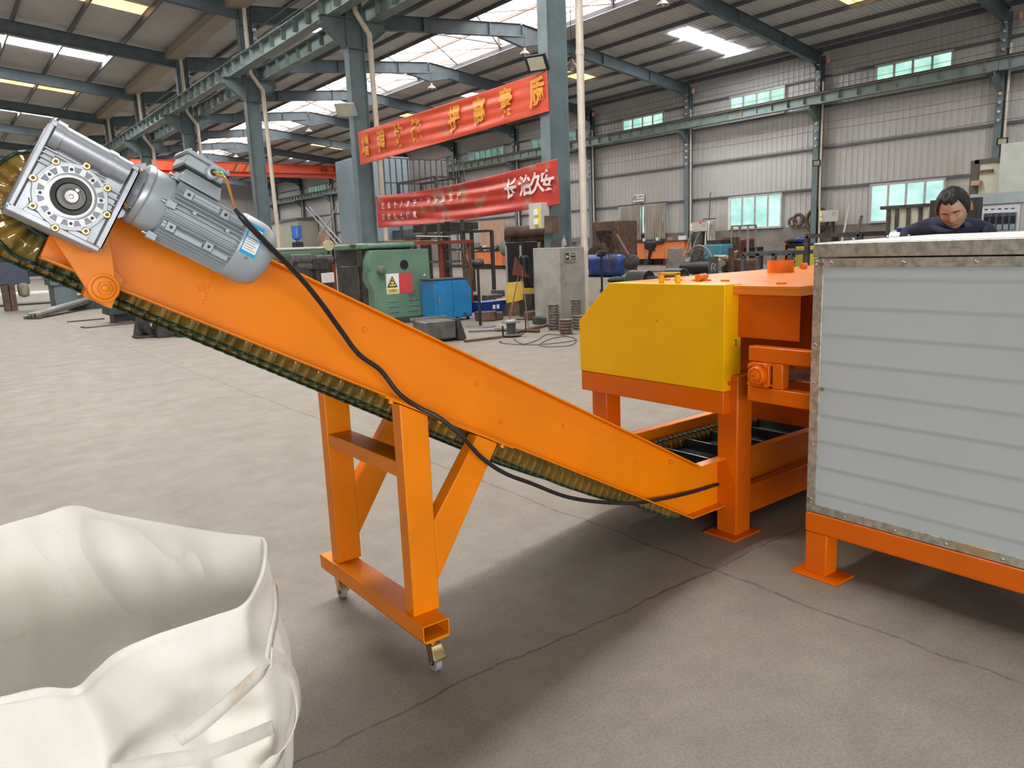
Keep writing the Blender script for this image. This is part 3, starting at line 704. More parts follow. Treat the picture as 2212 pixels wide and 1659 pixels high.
# output cover with lobes, pockets, bolts
NB = 8; pts = []; COV = []; _n0 = set(gm.children)
for i in range(NB*12):
    a = 2*PI*i/(NB*12)+PI/NB; lob = max(0, math.cos(a*NB))**3; pts.append((.0735+.010*lob, a))
b = MB(); b.prism([(r*math.cos(a), -.004, r*math.sin(a)) for r, a in pts], (0, .024, 0)); b.build('output_cover', M_ALU, gm, bev=.0012)
b = MB(); b.lathe([(.066, -.004), (.066, -.010), (.050, -.0105), (.050, -.013), (.044, -.0145), (.0405, -.014), (.0405, -.004)], (0, 0, 0), (0, 1, 0), 64)
# machined ring with pockets between the holes
b.build('machined_ring', mat('machined_aluminium', (.46, .47, .50), .28, .7, var=.05, scale=30), gm, ang=25)
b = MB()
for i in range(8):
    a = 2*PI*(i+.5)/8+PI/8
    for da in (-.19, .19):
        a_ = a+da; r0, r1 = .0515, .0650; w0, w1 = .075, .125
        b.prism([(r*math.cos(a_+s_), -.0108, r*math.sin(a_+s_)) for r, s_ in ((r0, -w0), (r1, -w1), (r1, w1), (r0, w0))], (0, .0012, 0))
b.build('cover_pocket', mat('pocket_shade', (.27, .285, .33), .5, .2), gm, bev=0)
b = MB(); b.lathe([(.0405, -.0125), (.0405, -.0095), (.030, -.0085), (.030, -.004), (0, -.004)], (0, 0, 0), (0, 1, 0), 48); b.build('oil_seal', M_RUB, gm)
b = MB(); b.lathe([(.0285, -.009), (.0275, -.0135), (.019, -.0135), (.019, -.0125), (.016, -.012), (.016, -.009), (0, -.009)], (0, 0, 0), (0, 1, 0), 48); b.build('hollow_shaft', M_IRON, gm, ang=25)
b = MB(); b.lathe([(.0145, -.009), (.0145, -.0155), (.013, -.017), (.005, -.0165), (.0035, -.010), (0, -.010)], (0, 0, 0), (0, 1, 0), 32); b.build('shaft_end', M_IRON2, gm, ang=25)
MB().obox((.004, -.0155, .0175), .008, .009, .007, (0, .3, 0)).build('shaft_key', M_ZINC, gm, bev=.0008)
for i in range(8):
    a = 2*PI*i/8+PI/8+PI/8; x, z = .0765*math.cos(a), .0765*math.sin(a)
    b = MB(); b.lathe([(.0085, -.0045), (.0085, -.0075), (.0068, -.0085), (.004, -.0085), (.004, -.0055), (0, -.0055)], (x, 0, z), (0, 1, 0), 20)
    o_ = b.build('cover_bolt', M_BRASS, gm, ang=25); MB().cyl((x, -.0088, z), (x, -.0080, z), .0042, n=6).build('hex_socket', mat('socket_shadow', (.16, .10, .05), .5, .5), o_)
    a += PI/8; x, z = .058*math.cos(a), .058*math.sin(a); MB().cyl((x, -.0115, z), (x, -.0100, z), .0036, n=14).build('tapped_hole', mat('dark_hole', (.04, .03, .08), .5), gm)
for o_ in set(gm.children)-_n0: o_.scale = (1.1, 1, 1.1)
b = MB(); b.path([(-.083*math.cos(.5+i*.11), .0145, -.083*math.sin(.5+i*.11)-.004) for i in range(20)], .0012, 6); b.build('gasket_line', M_BLACK, gm)
# input bell, flange, motor
MY, MZ = .085, .099
b = MB(); b.lathe([(.045, .10), (.052, .108), (.056, .124), (.060, .130), (.082, .131), (.084, .134), (.084, .146), (.080, .150), (.079, .152)], (0, MY, MZ), (1, 0, 0), 48)
for i in range(6):
    a = 2*PI*i/6+.5; b.bar((.104, MY+.045*math.cos(a), MZ+.045*math.sin(a)), (.131, MY+.072*math.cos(a), MZ+.072*math.sin(a)), .006, .03)
b.build('input_flange', M_ALU, gm)
for i in range(4):
    a = PI/4+PI/2*i; c = Vector((.124, MY+.068*math.cos(a), MZ+.068*math.sin(a)))
    MB().hexb(c, (-1, 0, 0), .0085, .008).cyl(c, c+Vector((.02, 0, 0)), .0045, n=10).build('flange_bolt', M_BRASS, gm)
b = MB(); b.lathe([(.079, .150), (.082, .153), (.082, .196), (.080, .200), (.074, .202)], (0, MY, MZ), (1, 0, 0), 48); b.build('end_shield', M_MOTOR, gm)
b = MB(); b.lathe([(.0, .19), (.076, .19), (.076, .405), (0, .405)], (0, MY, MZ), (1, 0, 0), 40); b.build('motor_core', M_MOTOR, gm)
b = MB(); nf = 44
for i in range(nf):
    a = 2*PI*i/nf; c = Vector((0, math.cos(a), math.sin(a))); p0 = Vector((.204, MY, MZ))+c*.083; p1 = Vector((.398, MY, MZ))+c*.083
    if c.z > .55 and abs(c.y) < .6: continue
    b.bar(p0, p1, .0026, .020, up=c)
b.build('cooling_fin', M_MOTOR, gm)
for s_ in (-1, 1):     # foot pads and lugs
    for zc in (.058, -.062):
        pass
for x, zc in ((.232, .046), (.335, .046), (.228, -.052), (.332, -.052)):
    yy = MY-math.sqrt(max(0, .093**2-zc**2)); b = MB(); b.box(x-.012, x+.012, yy-.006, yy+.03, MZ+zc-.012, MZ+zc+.012); b.build('mounting_lug', M_MOTOR, gm, bev=.002)
    MB().cyl((x, yy-.0065, MZ+zc), (x, yy-.005, MZ+zc), .0045, n=12).build('lug_hole', M_BLACK, gm)
for x0, x1, zc in ((.245, .32, .05), (.348, .39, .05), (.205, .216, -.05), (.242, .318, -.055), (.346, .392, -.055)):
    yy = MY-math.sqrt(max(0, .091**2-zc**2)); MB().box(x0, x1, yy-.001, yy+.02, MZ+zc-.009, MZ+zc+.009).build('foot_pad', M_MOTOR, gm, bev=.0015)
for x, zc in ((.262, .008), (.355, .008)): MB().cyl((x, MY-.0945, MZ+zc), (x, MY-.085, MZ+zc), .0055, n=16).build('fin_boss', M_MOTOR, gm)
b = MB(); b.lathe([(.080, .394), (.0945, .398), (.0955, .404), (.0955, .452), (.093, .470), (.084, .492), (.070, .502), (.050, .506), (0, .507)], (0, MY, MZ), (1, 0, 0), 56); b.build('fan_cover', M_MOTOR, gm)
for a in (200, 320, 80): 
    c = Vector((.43, MY+.0955*math.cos(math.radians(a)), MZ+.0955*math.sin(math.radians(a)))); MB().cyl(c, c+(c-Vector((.43, MY, MZ))).normalized()*.003, .005, n=12).build('cover_screw', M_ZINC, gm)
for a, r_, x in ((250, .094, .196), (110, .09, .196), (180, .086, .196)):
    a = math.radians(a); c = Vector((x, MY+r_*math.cos(a), MZ+r_*math.sin(a))); b = MB(); b.bar(c-Vector((.006, 0, 0)), c+Vector((.02, 0, 0)), .02, .02); b.build('tie_lug', M_MOTOR, gm, bev=.002); MB().cyl(c-Vector((.018, 0, 0)), c, .005, n=12).build('tie_bolt', M_ZINC, gm)
# terminal box on top
b = MB(); b.prism([(.198, MY-.062, .175), (.315, MY-.062, .175), (.305, MY-.05, .212), (.205, MY-.05, .212)], (0, .12, 0)); b.build('box_pedestal', M_MOTOR, gm, bev=.003)
b = MB(); b.box(.192, .300, MY-.066, MY+.05, .212, .217); b.build('box_gasket', M_RUB, gm)
b = MB(); b.box(.190, .298, MY-.070, MY+.055, .216, .246); b.build('terminal_box', M_MOTOR, gm, bev=.005)
b = MB(); b.box(.184, .304, MY-.076, MY+.061, .246, .257); b.build('box_lid', M_MOTOR, gm, bev=.004)
for x in (.192, .296): MB().cyl((x, MY-.068, .257), (x, MY-.068, .261), .0045, n=12).build('lid_screw', M_ZINC, gm)
b = MB(); b.lathe([(.019, 0), (.019, .012), (.015, .016), (.009, .017), (.008, .006)], (.262, MY-.068, .231), (0, -1, 0), 24); b.build('gland', M_MOTOR, gm)
MB().cyl((.262, MY-.0855, .231), (.262, MY-.08, .231), .0085, n=16).build('gland_hole', M_BLACK, gm)
# rating label: blue bordered sticker wrapped on the fan cover
M_LB = mat('label_blue', (.01, .33, .68), .35, var=.02); M_LW = mat('label_white', (.80, .82, .84), .35, var=.01)
def patch(b, x0, x1, a0, a1, r):
    n = 10; b.grid([[(x, MY+r*math.cos(math.radians(a0+(a1-a0)*i/n)), MZ+r*math.sin(math.radians(a0+(a1-a0)*i/n))) for i in range(n+1)] for x in (x0, x1)])
b = MB(); patch(b, .404, .450, 136, 196, .0961); b.build('rating_label', M_LB, gm)
b = MB(); patch(b, .407, .447, 168, 190, .0964); patch(b, .407, .447, 146, 154, .0964); b.build('rating_label_field', M_LW, gm)
b = MB(); patch(b, .408, .446, 156, 166, .0964); b.build('rating_label_band', mat('label_grey', (.62, .66, .70), .4), gm)
b = MB()
for i in range(5): patch(b, .410, .442-.006*(i % 2), 170+i*4, 170.8+i*4, .0967)
b.build('rating_label_print', M_BLACK, gm)

# loose leads and the black cable
def g2w(p): return gm.matrix_world @ Vector(p)
bpy.context.view_layer.update()
g0 = g2w((.262, MY-.082, .231)); c0 = at(508, 452, y=2.06)
for i, c in enumerate(((.75, .12, .02), (.78, .62, .02), (.05, .38, .18), (.75, .70, .12))):
    o = Vector((0, -.012+.006*i, .004*i)); mid = g0.lerp(c0, .5)+Vector((0, -.02, .02))+o*1.5
    k = MB().path(crom([g0+o*.2, g0.lerp(c0, .2)+Vector((0, -.015, .006))+o, mid, c0], 6), .0019, 6).build('lead_wire', mat('wire_%d' % i, c, .4))
    k.parent = gm; k.matrix_parent_inverse = gm.matrix_world.inverted()
cp = [c0, at(530, 478, y=2.05), at(575, 525, y=2.08), at(640, 590, y=2.16), at(690, 650, y=2.24), at(735, 712, y=2.29), at(775, 765, y=2.31), at(822, 800, y=2.32), at(862, 850, y=2.315), at(905, 880, y=2.31), at(950, 903, y=2.27), at(1000, 945, y=2.25), at(1040, 988, y=2.26), at(1090, 1022, y=2.28), at(1150, 1045, y=2.30), at(1220, 1072, y=2.32), at(1290, 1084, y=2.33), at(1370, 1087, y=2.33), at(1440, 1076, y=2.35), at(1500, 1062, y=2.36), at(1545, 1048, y=2.37), at(1580, 1040, y=2.42), at(1625, 1040, y=2.42), at(1680, 1043, y=2.42), at(1750, 1055, y=2.40), at(1790, 1075, y=2.40)]
cb = MB().path(crom(cp, 6), [.0085 if i > 3 else .006 for i in range((len(cp)-1)*6+1)], 10).build('power_cable', M_RUB)
tag(rel(cb, c0), 'thick black cable drooping from the motor down across the orange conveyor', 'cable')
# ================================================================== orange screening machine with the yellow guard
mc = thing('screening_machine', 'orange steel machine on legs with a yellow belt guard, standing over the conveyor tail', 'machine', (3.2, 2.8, 0))
def Q(o, par=None):
    if par is None: o.parent = mc; o.location = Vector(o.location)-Vector((3.2, 2.8, 0))
    else: o.parent = par; 
    return o
for (x0, x1, y0, y1, z1) in ((3.16, 3.285, 2.26, 2.385, .86), (3.16, 3.285, 3.20, 3.325, .80), (5.4, 5.52, 2.26, 2.385, .9), (5.4, 5.52, 3.2, 3.325, .9)):
    lg = Q(MB().box(x0, x1, y0, y1, .008, z1).build('leg', M_OR2, bev=.008))
    fp = MB().box(x0-.06, x1+.045, y0-.035, y1+.035, 0, .009).build('foot_plate', M_OR2, lg, bev=.002)
Q(MB().box(3.105, 3.245, 2.308, 3.355, .662, .779).build('front_beam', M_OR2, bev=.004))
for y in (2.3, 3.26): Q(MB().box(3.285, 5.4, y, y+.06, .08, .235).build('lower_rail', M_OR2, bev=.008))
Q(MB().box(3.285, 5.5, 2.30, 2.36, .74, .86).build('upper_rail', M_OR2, bev=.006))
Q(MB().box(3.285, 5.5, 3.24, 3.30, .70, .82).build('upper_rail', M_OR2, bev=.006))
# yellow guard with a slanted corner
gx0, gx1 = 3.102, 3.242
prof = [(2.305, .781), (3.358, .781), (3.362, 1.088), (3.100, 1.318), (2.305, 1.318)]
g_ = MB().prism([(gx0, y, z) for y, z in prof], (gx1-gx0, 0, 0)).build('belt_guard', M_YE, bev=.003); Q(g_)
b = MB(); hz = 1.318
b.box(3.135, 3.165, 2.632, 2.647, hz, hz+.055); b.box(3.135, 3.165, 2.745, 2.760, hz, hz+.055); b.box(3.135, 3.165, 2.632, 2.760, hz+.045, hz+.058)
b.build('guard_handle', M_YE, g_, bev=.002)
for q in ((1575, 828), (1588, 824)):
    p = at(*q, y=2.303); MB().hexb((min(max(p.x, 3.12), 3.23), 2.304, p.z), (0, -1, 0), .012, .008).build('guard_bolt', M_OR2, g_, bev=.001)
b = MB(); b.box(3.196, 3.202, 2.3035, 2.3045, 1.005, 1.035); b.box(3.186, 3.205, 2.3035, 2.3045, 1.033, 1.037); b.build('scratch_mark', M_DARK, g_)
MB().box(3.1012, 3.1016, 2.738, 2.742, 1.11, 1.125).build('scratch_mark', M_DARK, g_)
# hood: big lid, front plate, ring spout, latches
lid = Q(MB().prism([(3.17, 1.94, 1.296), (4.15, 1.94, 1.296), (4.15, 2.32, 1.296), (6.4, 2.32, 1.296), (6.4, 3.18, 1.296), (3.17, 3.18, 1.296)], (0, 0, .016)).box(3.17, 3.18, 1.94, 3.18, 1.268, 1.30).box(3.17, 4.15, 1.94, 1.95, 1.268, 1.30).build('hood_lid', mat('glossy_lid', (.80, .23, .02), .32, var=.04, scale=3, coat=.22, spec=.45), bev=.002))
Q(MB().box(3.215, 3.221, 1.965, 3.0, 1.05, 1.292).build('front_plate', M_OR2, bev=.001))
Q(MB().box(3.9, 3.95, 1.99, 3.0, .45, 1.29).build('inner_plate', M_OR2)); Q(MB().box(3.25, 6.3, 2.98, 3.0, .9, 1.29).build('back_plate', M_OR2))
rc = at(1686, 588, z=1.312)
b = MB(); b.lathe([(.082, 0), (.082, .075), (.077, .075), (.077, 0)], (rc.x, rc.y, 1.312), (0, 0, 1), 40); b.build('ring_spout', mat('bright_orange', (.86, .20, .004), .35, var=.04, coat=.3), lid, ang=30).location = (0, 0, 0)
lidoff = lid.matrix_world
for q, ang in (((1516, 597), 0), ((1736, 573), 0)):
    p = at(*q, z=1.335); b = MB(); b.cyl((p.x-.07, p.y-.03, 1.331), (p.x+.07, p.y+.03, 1.331), .019, n=20); b.cyl((p.x-.012, p.y-.005, 1.331), (p.x+.0, p.y, 1.331), .0205, n=20); b.build('lid_hinge', MATS['bright_orange'], lid)
for q in ((1440, 605), (1465, 606), (1503, 606), (1527, 606), (1566, 607), (1688, 613)):
    p = at(*q, z=1.313); MB().box(p.x-.012, p.x+.012, p.y-.02, p.y+.02, 1.312, 1.320).build('lid_weld', MATS['bright_orange'], lid)
lid.location = lid.location
# bearing bracket of the mesh belt
bx0, bx1 = 3.10, 3.16
br = MB(); br.box(bx0, bx1, 1.806, 2.162, .955, 1.028); br.box(bx0, bx1, 1.806, 2.165, .757, .832); br.box(bx0+.001, bx1-.001, 1.975, 2.03, .832, .955); br.box(bx0+.002, bx1-.002, 2.03, 2.15, .840, .852); br.box(bx0+.002, bx1-.002, 2.03, 2.15, .940, .955)
brk = Q(br.build('bearing_bracket', M_OR2, bev=.006))
yb, zb = 2.098, .893
b = MB(); b.prism([(bx0-.012, yb+dy, zb+dz) for dy, dz in ((-.058, -.048), (-.048, -.058), (.048, -.058), (.058, -.048), (.058, .048), (.048, .058), (-.048, .058), (-.058, .048))], (.02, 0, 0)); b.build('bearing_flange', M_OR2, brk, bev=.003)
b = MB(); b.lathe([(.046, 0), (.044, .018), (.036, .024), (.032, .022), (.024, .022), (.022, .034), (.012, .036), (.004, .036), (.003, .028), (0, .028)], (bx0-.012, yb, zb), (-1, 0, 0), 36); b.build('bearing_housing', M_OR2, brk)
for dy in (-.044, .044):
    for dz in (-.044, .044): MB().hexb((bx0-.012, yb+dy, zb+dz), (-1, 0, 0), .011, .010).build('bearing_bolt', M_OR2, brk, bev=.001)
b = MB()
for i in range(60): b.box(3.2+i*.03, 3.206+i*.03, 1.82, 2.25, .862, .868)
for i in range(16): b.box(3.2, 5.0, 1.82+i*.028, 1.824+i*.028, .860, .864)
ms = Q(b.build('mesh_belt', M_ZINC, smooth=False))
for x, z0, z1 in ((3.3, .96, .90), (3.45, .80, .70)):
    p = at(1735, 805 if z0 > .9 else 885, x=x); Q(MB().prism([(x, p.y-.08, z0+.02), (x, p.y+.06, z0+.02), (x, p.y+.045, z1), (x, p.y-.02, z1)], (.05, 0, 0)).build('gusset', M_OR2))
# ------------------------------------------------------------------ insulated drying box
ov = thing('drying_box', 'large grey ribbed sheet metal box with galvanised edging on an orange frame', 'machine', (3.05, 0, 0))
def O(o): o.parent = ov; o.location = Vector(o.location)-Vector((3.05, 0, 0)); return o
YB0, YB1 = -2.2, 1.80
b = MB(); zz = [(.338, 0)]
gz = [.40+.1195*i for i in range(9)]
for z in gz: zz += [(z-.022, 0), (z-.016, -.0012), (z-.006, -.0004), (z, .0022), (z+.010, .0022), (z+.020, 0)]
zz += [(1.41, 0)]
b.grid([[(3.052+dx*-1, y, z) for z, dx in zz] for y in (YB0, YB1-.04)]); O(b.build('wall_panel', M_PANEL, smooth=True, ang=60))
O(MB().box(3.056, 4.20, YB0, YB1-.004, .31, 1.443).build('inner_box', M_PANEL))
O(MB().box(3.044, 3.056, YB1-.043, YB1, .303, 1.443).build('corner_trim', M_GALV, bev=.001))
O(MB().box(3.046, 4.2, YB1-.004, YB1, .303, 1.443).build('side_sheet', M_GALV))
O(MB().box(3.045, 3.057, YB0, YB1-.001, .303, .341).build('bottom_trim', M_GALV, bev=.001))
O(MB().box(3.045, 3.057, YB0, YB1-.001, 1.406, 1.443).build('top_trim', M_GALV, bev=.001))
O(MB().box(3.040, 4.2, YB0, YB1+.004, 1.448, 1.506).build('lid_edge', M_GALV, bev=.003))
b = MB(); b.grid([[(3.045, y, 1.5075), (3.6, y, 1.514), (4.195, y, 1.519)] for y in (YB0, .2, 1.0, YB1)]); O(b.build('top_sheet', M_WSHEET, solid=.002))
riv = [(1.785, 1.43), (1.787, 1.415), (1.72, 1.425), (1.42, 1.425), (1.16, 1.425), (.9, 1.425), (1.782, 1.07), (1.782, .90), (1.782, .62), (1.79, .36), (1.782, .345), (1.768, .318), (1.62, .32), (1.4, .32), (1.2, .32), (1.0, .32)]
for y, z in riv:
    b = MB(); b.lathe([(.0075, 0), (.0065, .003), (.003, .0055), (0, .006)], (3.045, y, z), (-1, 0, 0), 12); O(b.build('rivet', M_ZINC))
for q in ((1776, 571), (1777, 841), (1748, 1077)):
    p = at(*q, x=3.044); MB().hexb((3.044, p.y, p.z), (-1, 0, 0), .009, .006); b = MB().hexb((3.044, p.y, p.z), (-1, 0, 0), .009, .006); O(b.build('hex_screw', M_BRASS))
for q in ((1795, 521), (1918, 514), (2040, 506), (2123, 501)):
    p = at(*q, z=1.516); b = MB(); b.sphere((max(3.1, min(4.1, p.x)), p.y, 1.519), .006, 10, 6); O(b.build('top_screw', M_ZINC))
O(MB().box(3.040, 3.14, YB0, YB1+.002, .205, .300).build('base_beam', M_OR2, bev=.008))
O(MB().box(3.14, 4.2, YB1-.10, YB1, .205, .300).build('base_beam', M_OR2, bev=.008))
for (x, y) in ((3.044, 1.695), (4.08, 1.695), (3.044, -1.2), (4.08, -1.2)):
    lg = O(MB().box(x, x+.098, y, y+.104, .008, .206).build('leg', M_OR2, bev=.006))
    MB().box(x-.038, x+.115, y-.075, y+.155, 0, .009).build('foot_plate', M_OR2, lg, bev=.002)

# ================================================================== bulk bag
M_BAG = mat('woven_white_cloth', (.88, .865, .80), .62, var=.03, scale=4, bump=.25, bscale=300, color2=(.84, .82, .75), wear=((.70, .63, .50), 2.5, .66))
def bagmat():
    m = M_BAG; N = m.node_tree.nodes; b = N['Principled BSDF']
    b.inputs['Transmission Weight'].default_value = 0.0; b.inputs['Sheen Weight'].default_value = .15
    b.inputs['Subsurface Weight'].default_value = .25; b.inputs['Subsurface Radius'].default_value = (.05, .045, .03); b.inputs['Subsurface Scale'].default_value = .3
bagmat()
rim = [at(-190, 1230, z=.80), at(-90, 1175, z=.80), at(0, 1141, z=.80), at(85, 1117, z=.82), at(155, 1097, z=.84), at(230, 1113, z=.83), at(345, 1133, z=.815), at(460, 1152, z=.81), at(545, 1163, z=.81), at(566, 1172, z=.805),
       at(566, 1215, z=.78), at(552, 1262, z=.75), at(520, 1310, z=.73), at(455, 1335, z=.715), at(385, 1358, z=.70), at(320, 1380, z=.69), at(250, 1412, z=.68), at(205, 1450, z=.67), at(160, 1488, z=.665), at(90, 1488, z=.66), at(0, 1508, z=.66),
       at(-120, 1530, z=.66), at(-260, 1480, z=.70), at(-290, 1350, z=.76)]
RIM = crom(rim, 10, True); nR = len(RIM)
C0 = Vector((.02, 2.03, 0))
def fold(p, amp, f=1.0, seed=0.0):
    return amp*(noise.noise(Vector((p.x*3.1*f+seed, p.y*3.1*f, p.z*2.2*f)))+.5*noise.noise(Vector((p.x*8*f, p.y*8*f+seed, p.z*5*f))))
def ground(i, rad, z):
    p = RIM[i]; d = Vector((p.x-C0.x, p.y-C0.y, 0)).normalized(); c = max(abs(d.x*.8+d.y*.6), abs(-d.x*.6+d.y*.8)); return C0 + d*(rad/max(c, .72)**.55) + Vector((0, 0, z))
rows = []
NI_, NO_ = 22, 40
for j in range(NI_, 0, -1):          # inner wall, from the cloth floor of the bag up to the rim
    t = j/NI_; row = []
    for i, p in enumerate(RIM):
        gq = ground(i, .34, .30); q = p.lerp(gq, t**.85); q.z = p.z*(1-t)+.30*t
        n = Vector((C0.x-p.x, C0.y-p.y, 0)).normalized(); s_ = math.sin(PI*t)
        q -= n*(.10*s_) ; q += n*fold(q, .05*s_, 1.3, 3)+Vector((0, 0, fold(q, .02*s_, 1, 9)))
        row.append(q)
    rows.append(row)
for k in range(5):                    # rolled rim
    a = PI*(k/4); row = []
    for i, p in enumerate(RIM):
        n = Vector((p.x-C0.x, p.y-C0.y, 0)).normalized(); row.append(p + n*(-.006*math.cos(a)+.006)+Vector((0, 0, .006*math.sin(a))))
    rows.append(row)
for j in range(1, NO_+1):            # outer wall down to the floor
    t = j/NO_; row = []
    for i, p in enumerate(RIM):
        gq = ground(i, .50, .0); q = p.lerp(gq, t)
        d = Vector((p.x-C0.x, p.y-C0.y, 0)).normalized(); s_ = math.sin(PI*min(1, t*1.05))**.8 if t < .95 else 0
        side = max(0, d.x*.9+d.y*-.2); front = max(0, -d.y)
        q += d*s_*(.025+.012*side+.035*front)
        a = math.atan2(d.y, d.x)
        cre = math.sin(a*9+math.sin(a*3)*2+t*5)+.6*math.sin(a*17+t*9)
        q += d*(s_*(fold(q, .05, 1.4, 7)+.010*cre)); 
        row.append(q)
    rows.append(row)
bag = MB().grid(rows, True)
bag.add(rows[0], [tuple(range(nR))])
bgo = thing('bulk_bag', 'open white woven bulk bag sagging on the floor under the conveyor head', 'bag', (C0.x, C0.y, 0))
def B(o): o.parent = bgo; o.location = Vector(o.location)-Vector((C0.x, C0.y, 0)); return o
B(bag.build('bag_body', M_BAG, sub=1, ang=80, solid=0))
M_STRAP = mat('strap_webbing', (.80, .77, .70), .6, var=.06, scale=30, bump=.3, bscale=400, wear=((.50, .34, .16), 3, .64))
def strap(pts, wdt, name, nrm=None):
    P = [p+(Vector((0, 0, EYE))-p).normalized()*.05 for p in crom(pts, 10)]; r0, r1 = [], []
    for i, p in enumerate(P):
        d = (P[min(i+1, len(P)-1)]-P[max(i-1, 0)]).normalized(); out = Vector((p.x-C0.x, p.y-C0.y, .2)).normalized(); s_ = d.cross(out).normalized()
        r0.append(p+s_*wdt/2); r1.append(p-s_*wdt/2)
    return B(MB().grid([r0, r1]).build(name, M_STRAP, solid=.003))
# lifting loop and the seams on the near corner
strap([at(585, 1420, z=.66), at(625, 1450, z=.58), at(643, 1500, z=.50), at(640, 1560, z=.42), at(605, 1625, z=.34), at(560, 1680, z=.30)], .045, 'lifting_loop')
strap([at(588, 1422, z=.655), at(560, 1455, z=.62), at(500, 1510, z=.60), at(430, 1570, z=.58), at(385, 1600, z=.56)], .030, 'seam_band')
strap([at(594, 1260, z=.72), at(596, 1320, z=.70), at(585, 1380, z=.68), at(578, 1425, z=.66)], .022, 'seam_band')
strap([at(240, 1668, z=.50), at(330, 1648, z=.52), at(430, 1632, z=.52), at(520, 1600, z=.50), at(590, 1570, z=.46)], .03, 'seam_band')
# ties under the rim, grit inside
b = MB(); p = at(395, 1362, z=.66); b.sphere((p.x, p.y, p.z), .012, 8, 6, sx=1.6, sy=.7, sz=.5); B(b.build('rust_flake', M_RED))
# ================================================================== the man behind the drying box
SK = mat('skin', (.47, .26, .17), .5, var=.06, scale=20, color2=(.41, .21, .135), bump=.06, bscale=120)
HAIR = mat('black_hair', (.012, .011, .012), .45, var=.3, scale=60, bump=.6, bscale=220)
NAVY = mat('navy_cloth', (.010, .014, .045), .85, var=.3, scale=12, bump=.15, bscale=160)
HC = at(2061, 452, y=None, x=4.62)
man = thing('person', 'man in a dark navy jacket bending forward behind the drying box, looking down', 'person', (HC.x, HC.y, 0))
# facing: towards the camera, turned a little to its left side, head tilted down
back = Vector((HC.x, HC.y, 0)).normalized()
fx = -back                                        # facing the camera
yawm = Matrix.Rotation(math.radians(-10), 3, 'Z')
F = yawm @ fx; Rr = F.cross(Vector((0, 0, 1))).normalized()
def body(name, joints, edges, root, m, sub=2, parent=None):
    me = bpy.data.meshes.new(name); me.from_pydata([tuple(Vector(j[0])-Vector((HC.x, HC.y, 0))) for j in joints], edges, [])
    o = bpy.data.objects.new(name, me); col.objects.link(o)
    sm = o.modifiers.new('skin', 'SKIN'); sm.use_smooth_shade = True
    for i, v in enumerate(me.skin_vertices[0].data): v.radius = joints[i][1]; v.use_root = (i == root)
    ss = o.modifiers.new('s', 'SUBSURF'); ss.levels = sub; ss.render_levels = sub
    me.materials.append(m); o.parent = parent or man; return o
def W(f, r, z): return Vector((HC.x, HC.y, 0)) + F*f + Rr*(r+.075*min(1, max(0, -f-.06)*8)) + Vector((0, 0, z))
hz_ = HC.z
# body: hips back, trunk bent forward, arms reaching down to the box top (hands out of sight behind it)
J = [(W(-.62, 0, .93), (.17, .13)), (W(-.55, 0, 1.12), (.16, .12)), (W(-.42, 0, 1.32), (.19, .12)), (W(-.25, 0, hz_-.15), (.19, .11)), (W(-.15, 0, hz_-.10), (.10, .09)), (W(-.07, 0, hz_-.07), (.06, .055)),
     (W(-.22, .19, hz_-.15), (.085, .085)), (W(-.08, .28, hz_-.38), (.058, .058)), (W(.16, .20, hz_-.58), (.042, .042)),
     (W(-.22, -.19, hz_-.15), (.085, .085)), (W(-.08, -.28, hz_-.38), (.058, .058)), (W(.16, -.20, hz_-.58), (.042, .042)),
     (W(-.60, .11, .84), (.105, .10)), (W(-.42, .12, .48), (.075, .075)), (W(-.50, .12, .09), (.05, .05)), (W(-.36, .13, .05), (.045, .04)),
     (W(-.60, -.11, .84), (.105, .10)), (W(-.42, -.12, .48), (.075, .075)), (W(-.50, -.12, .09), (.05, .05)), (W(-.36, -.13, .05), (.045, .04))]
E_ = [(0, 1), (1, 2), (2, 3), (3, 4), (4, 5), (3, 6), (6, 7), (7, 8), (3, 9), (9, 10), (10, 11), (0, 12), (12, 13), (13, 14), (14, 15), (0, 16), (16, 17), (17, 18), (18, 19)]
body('body', J, E_, 0, NAVY)
# hands, five fingers each, resting on the work inside the box rim
for s_ in (1, -1):
    w0 = W(.16, .20*s_, hz_-.58); hj = [(w0, (.028, .022)), (w0+F*.06+Vector((0, 0, -.02)), (.036, .016)), (w0+F*.09+Vector((0, 0, -.03)), (.036, .014))]; he = [(0, 1), (1, 2)]
    for i in range(4):
        o_ = Rr*((i-1.5)*.019); L_ = (.032, .038, .036, .028)[i]; k = len(hj)
        hj += [(w0+F*.105+o_+Vector((0, 0, -.035)), (.0095, .009)), (w0+F*(.105+L_)+o_+Vector((0, 0, -.05)), (.0085, .008)), (w0+F*(.105+L_*1.5)+o_+Vector((0, 0, -.075)), (.0075, .007))]
        he += [(2, k), (k, k+1), (k+1, k+2)]
    k = len(hj); hj += [(w0+F*.05-Rr*s_*.038+Vector((0, 0, -.02)), (.011, .010)), (w0+F*.085-Rr*s_*.052+Vector((0, 0, -.04)), (.009, .009))]; he += [(1, k), (k, k+1)]
    body('hand', hj, he, 0, SK, 1)
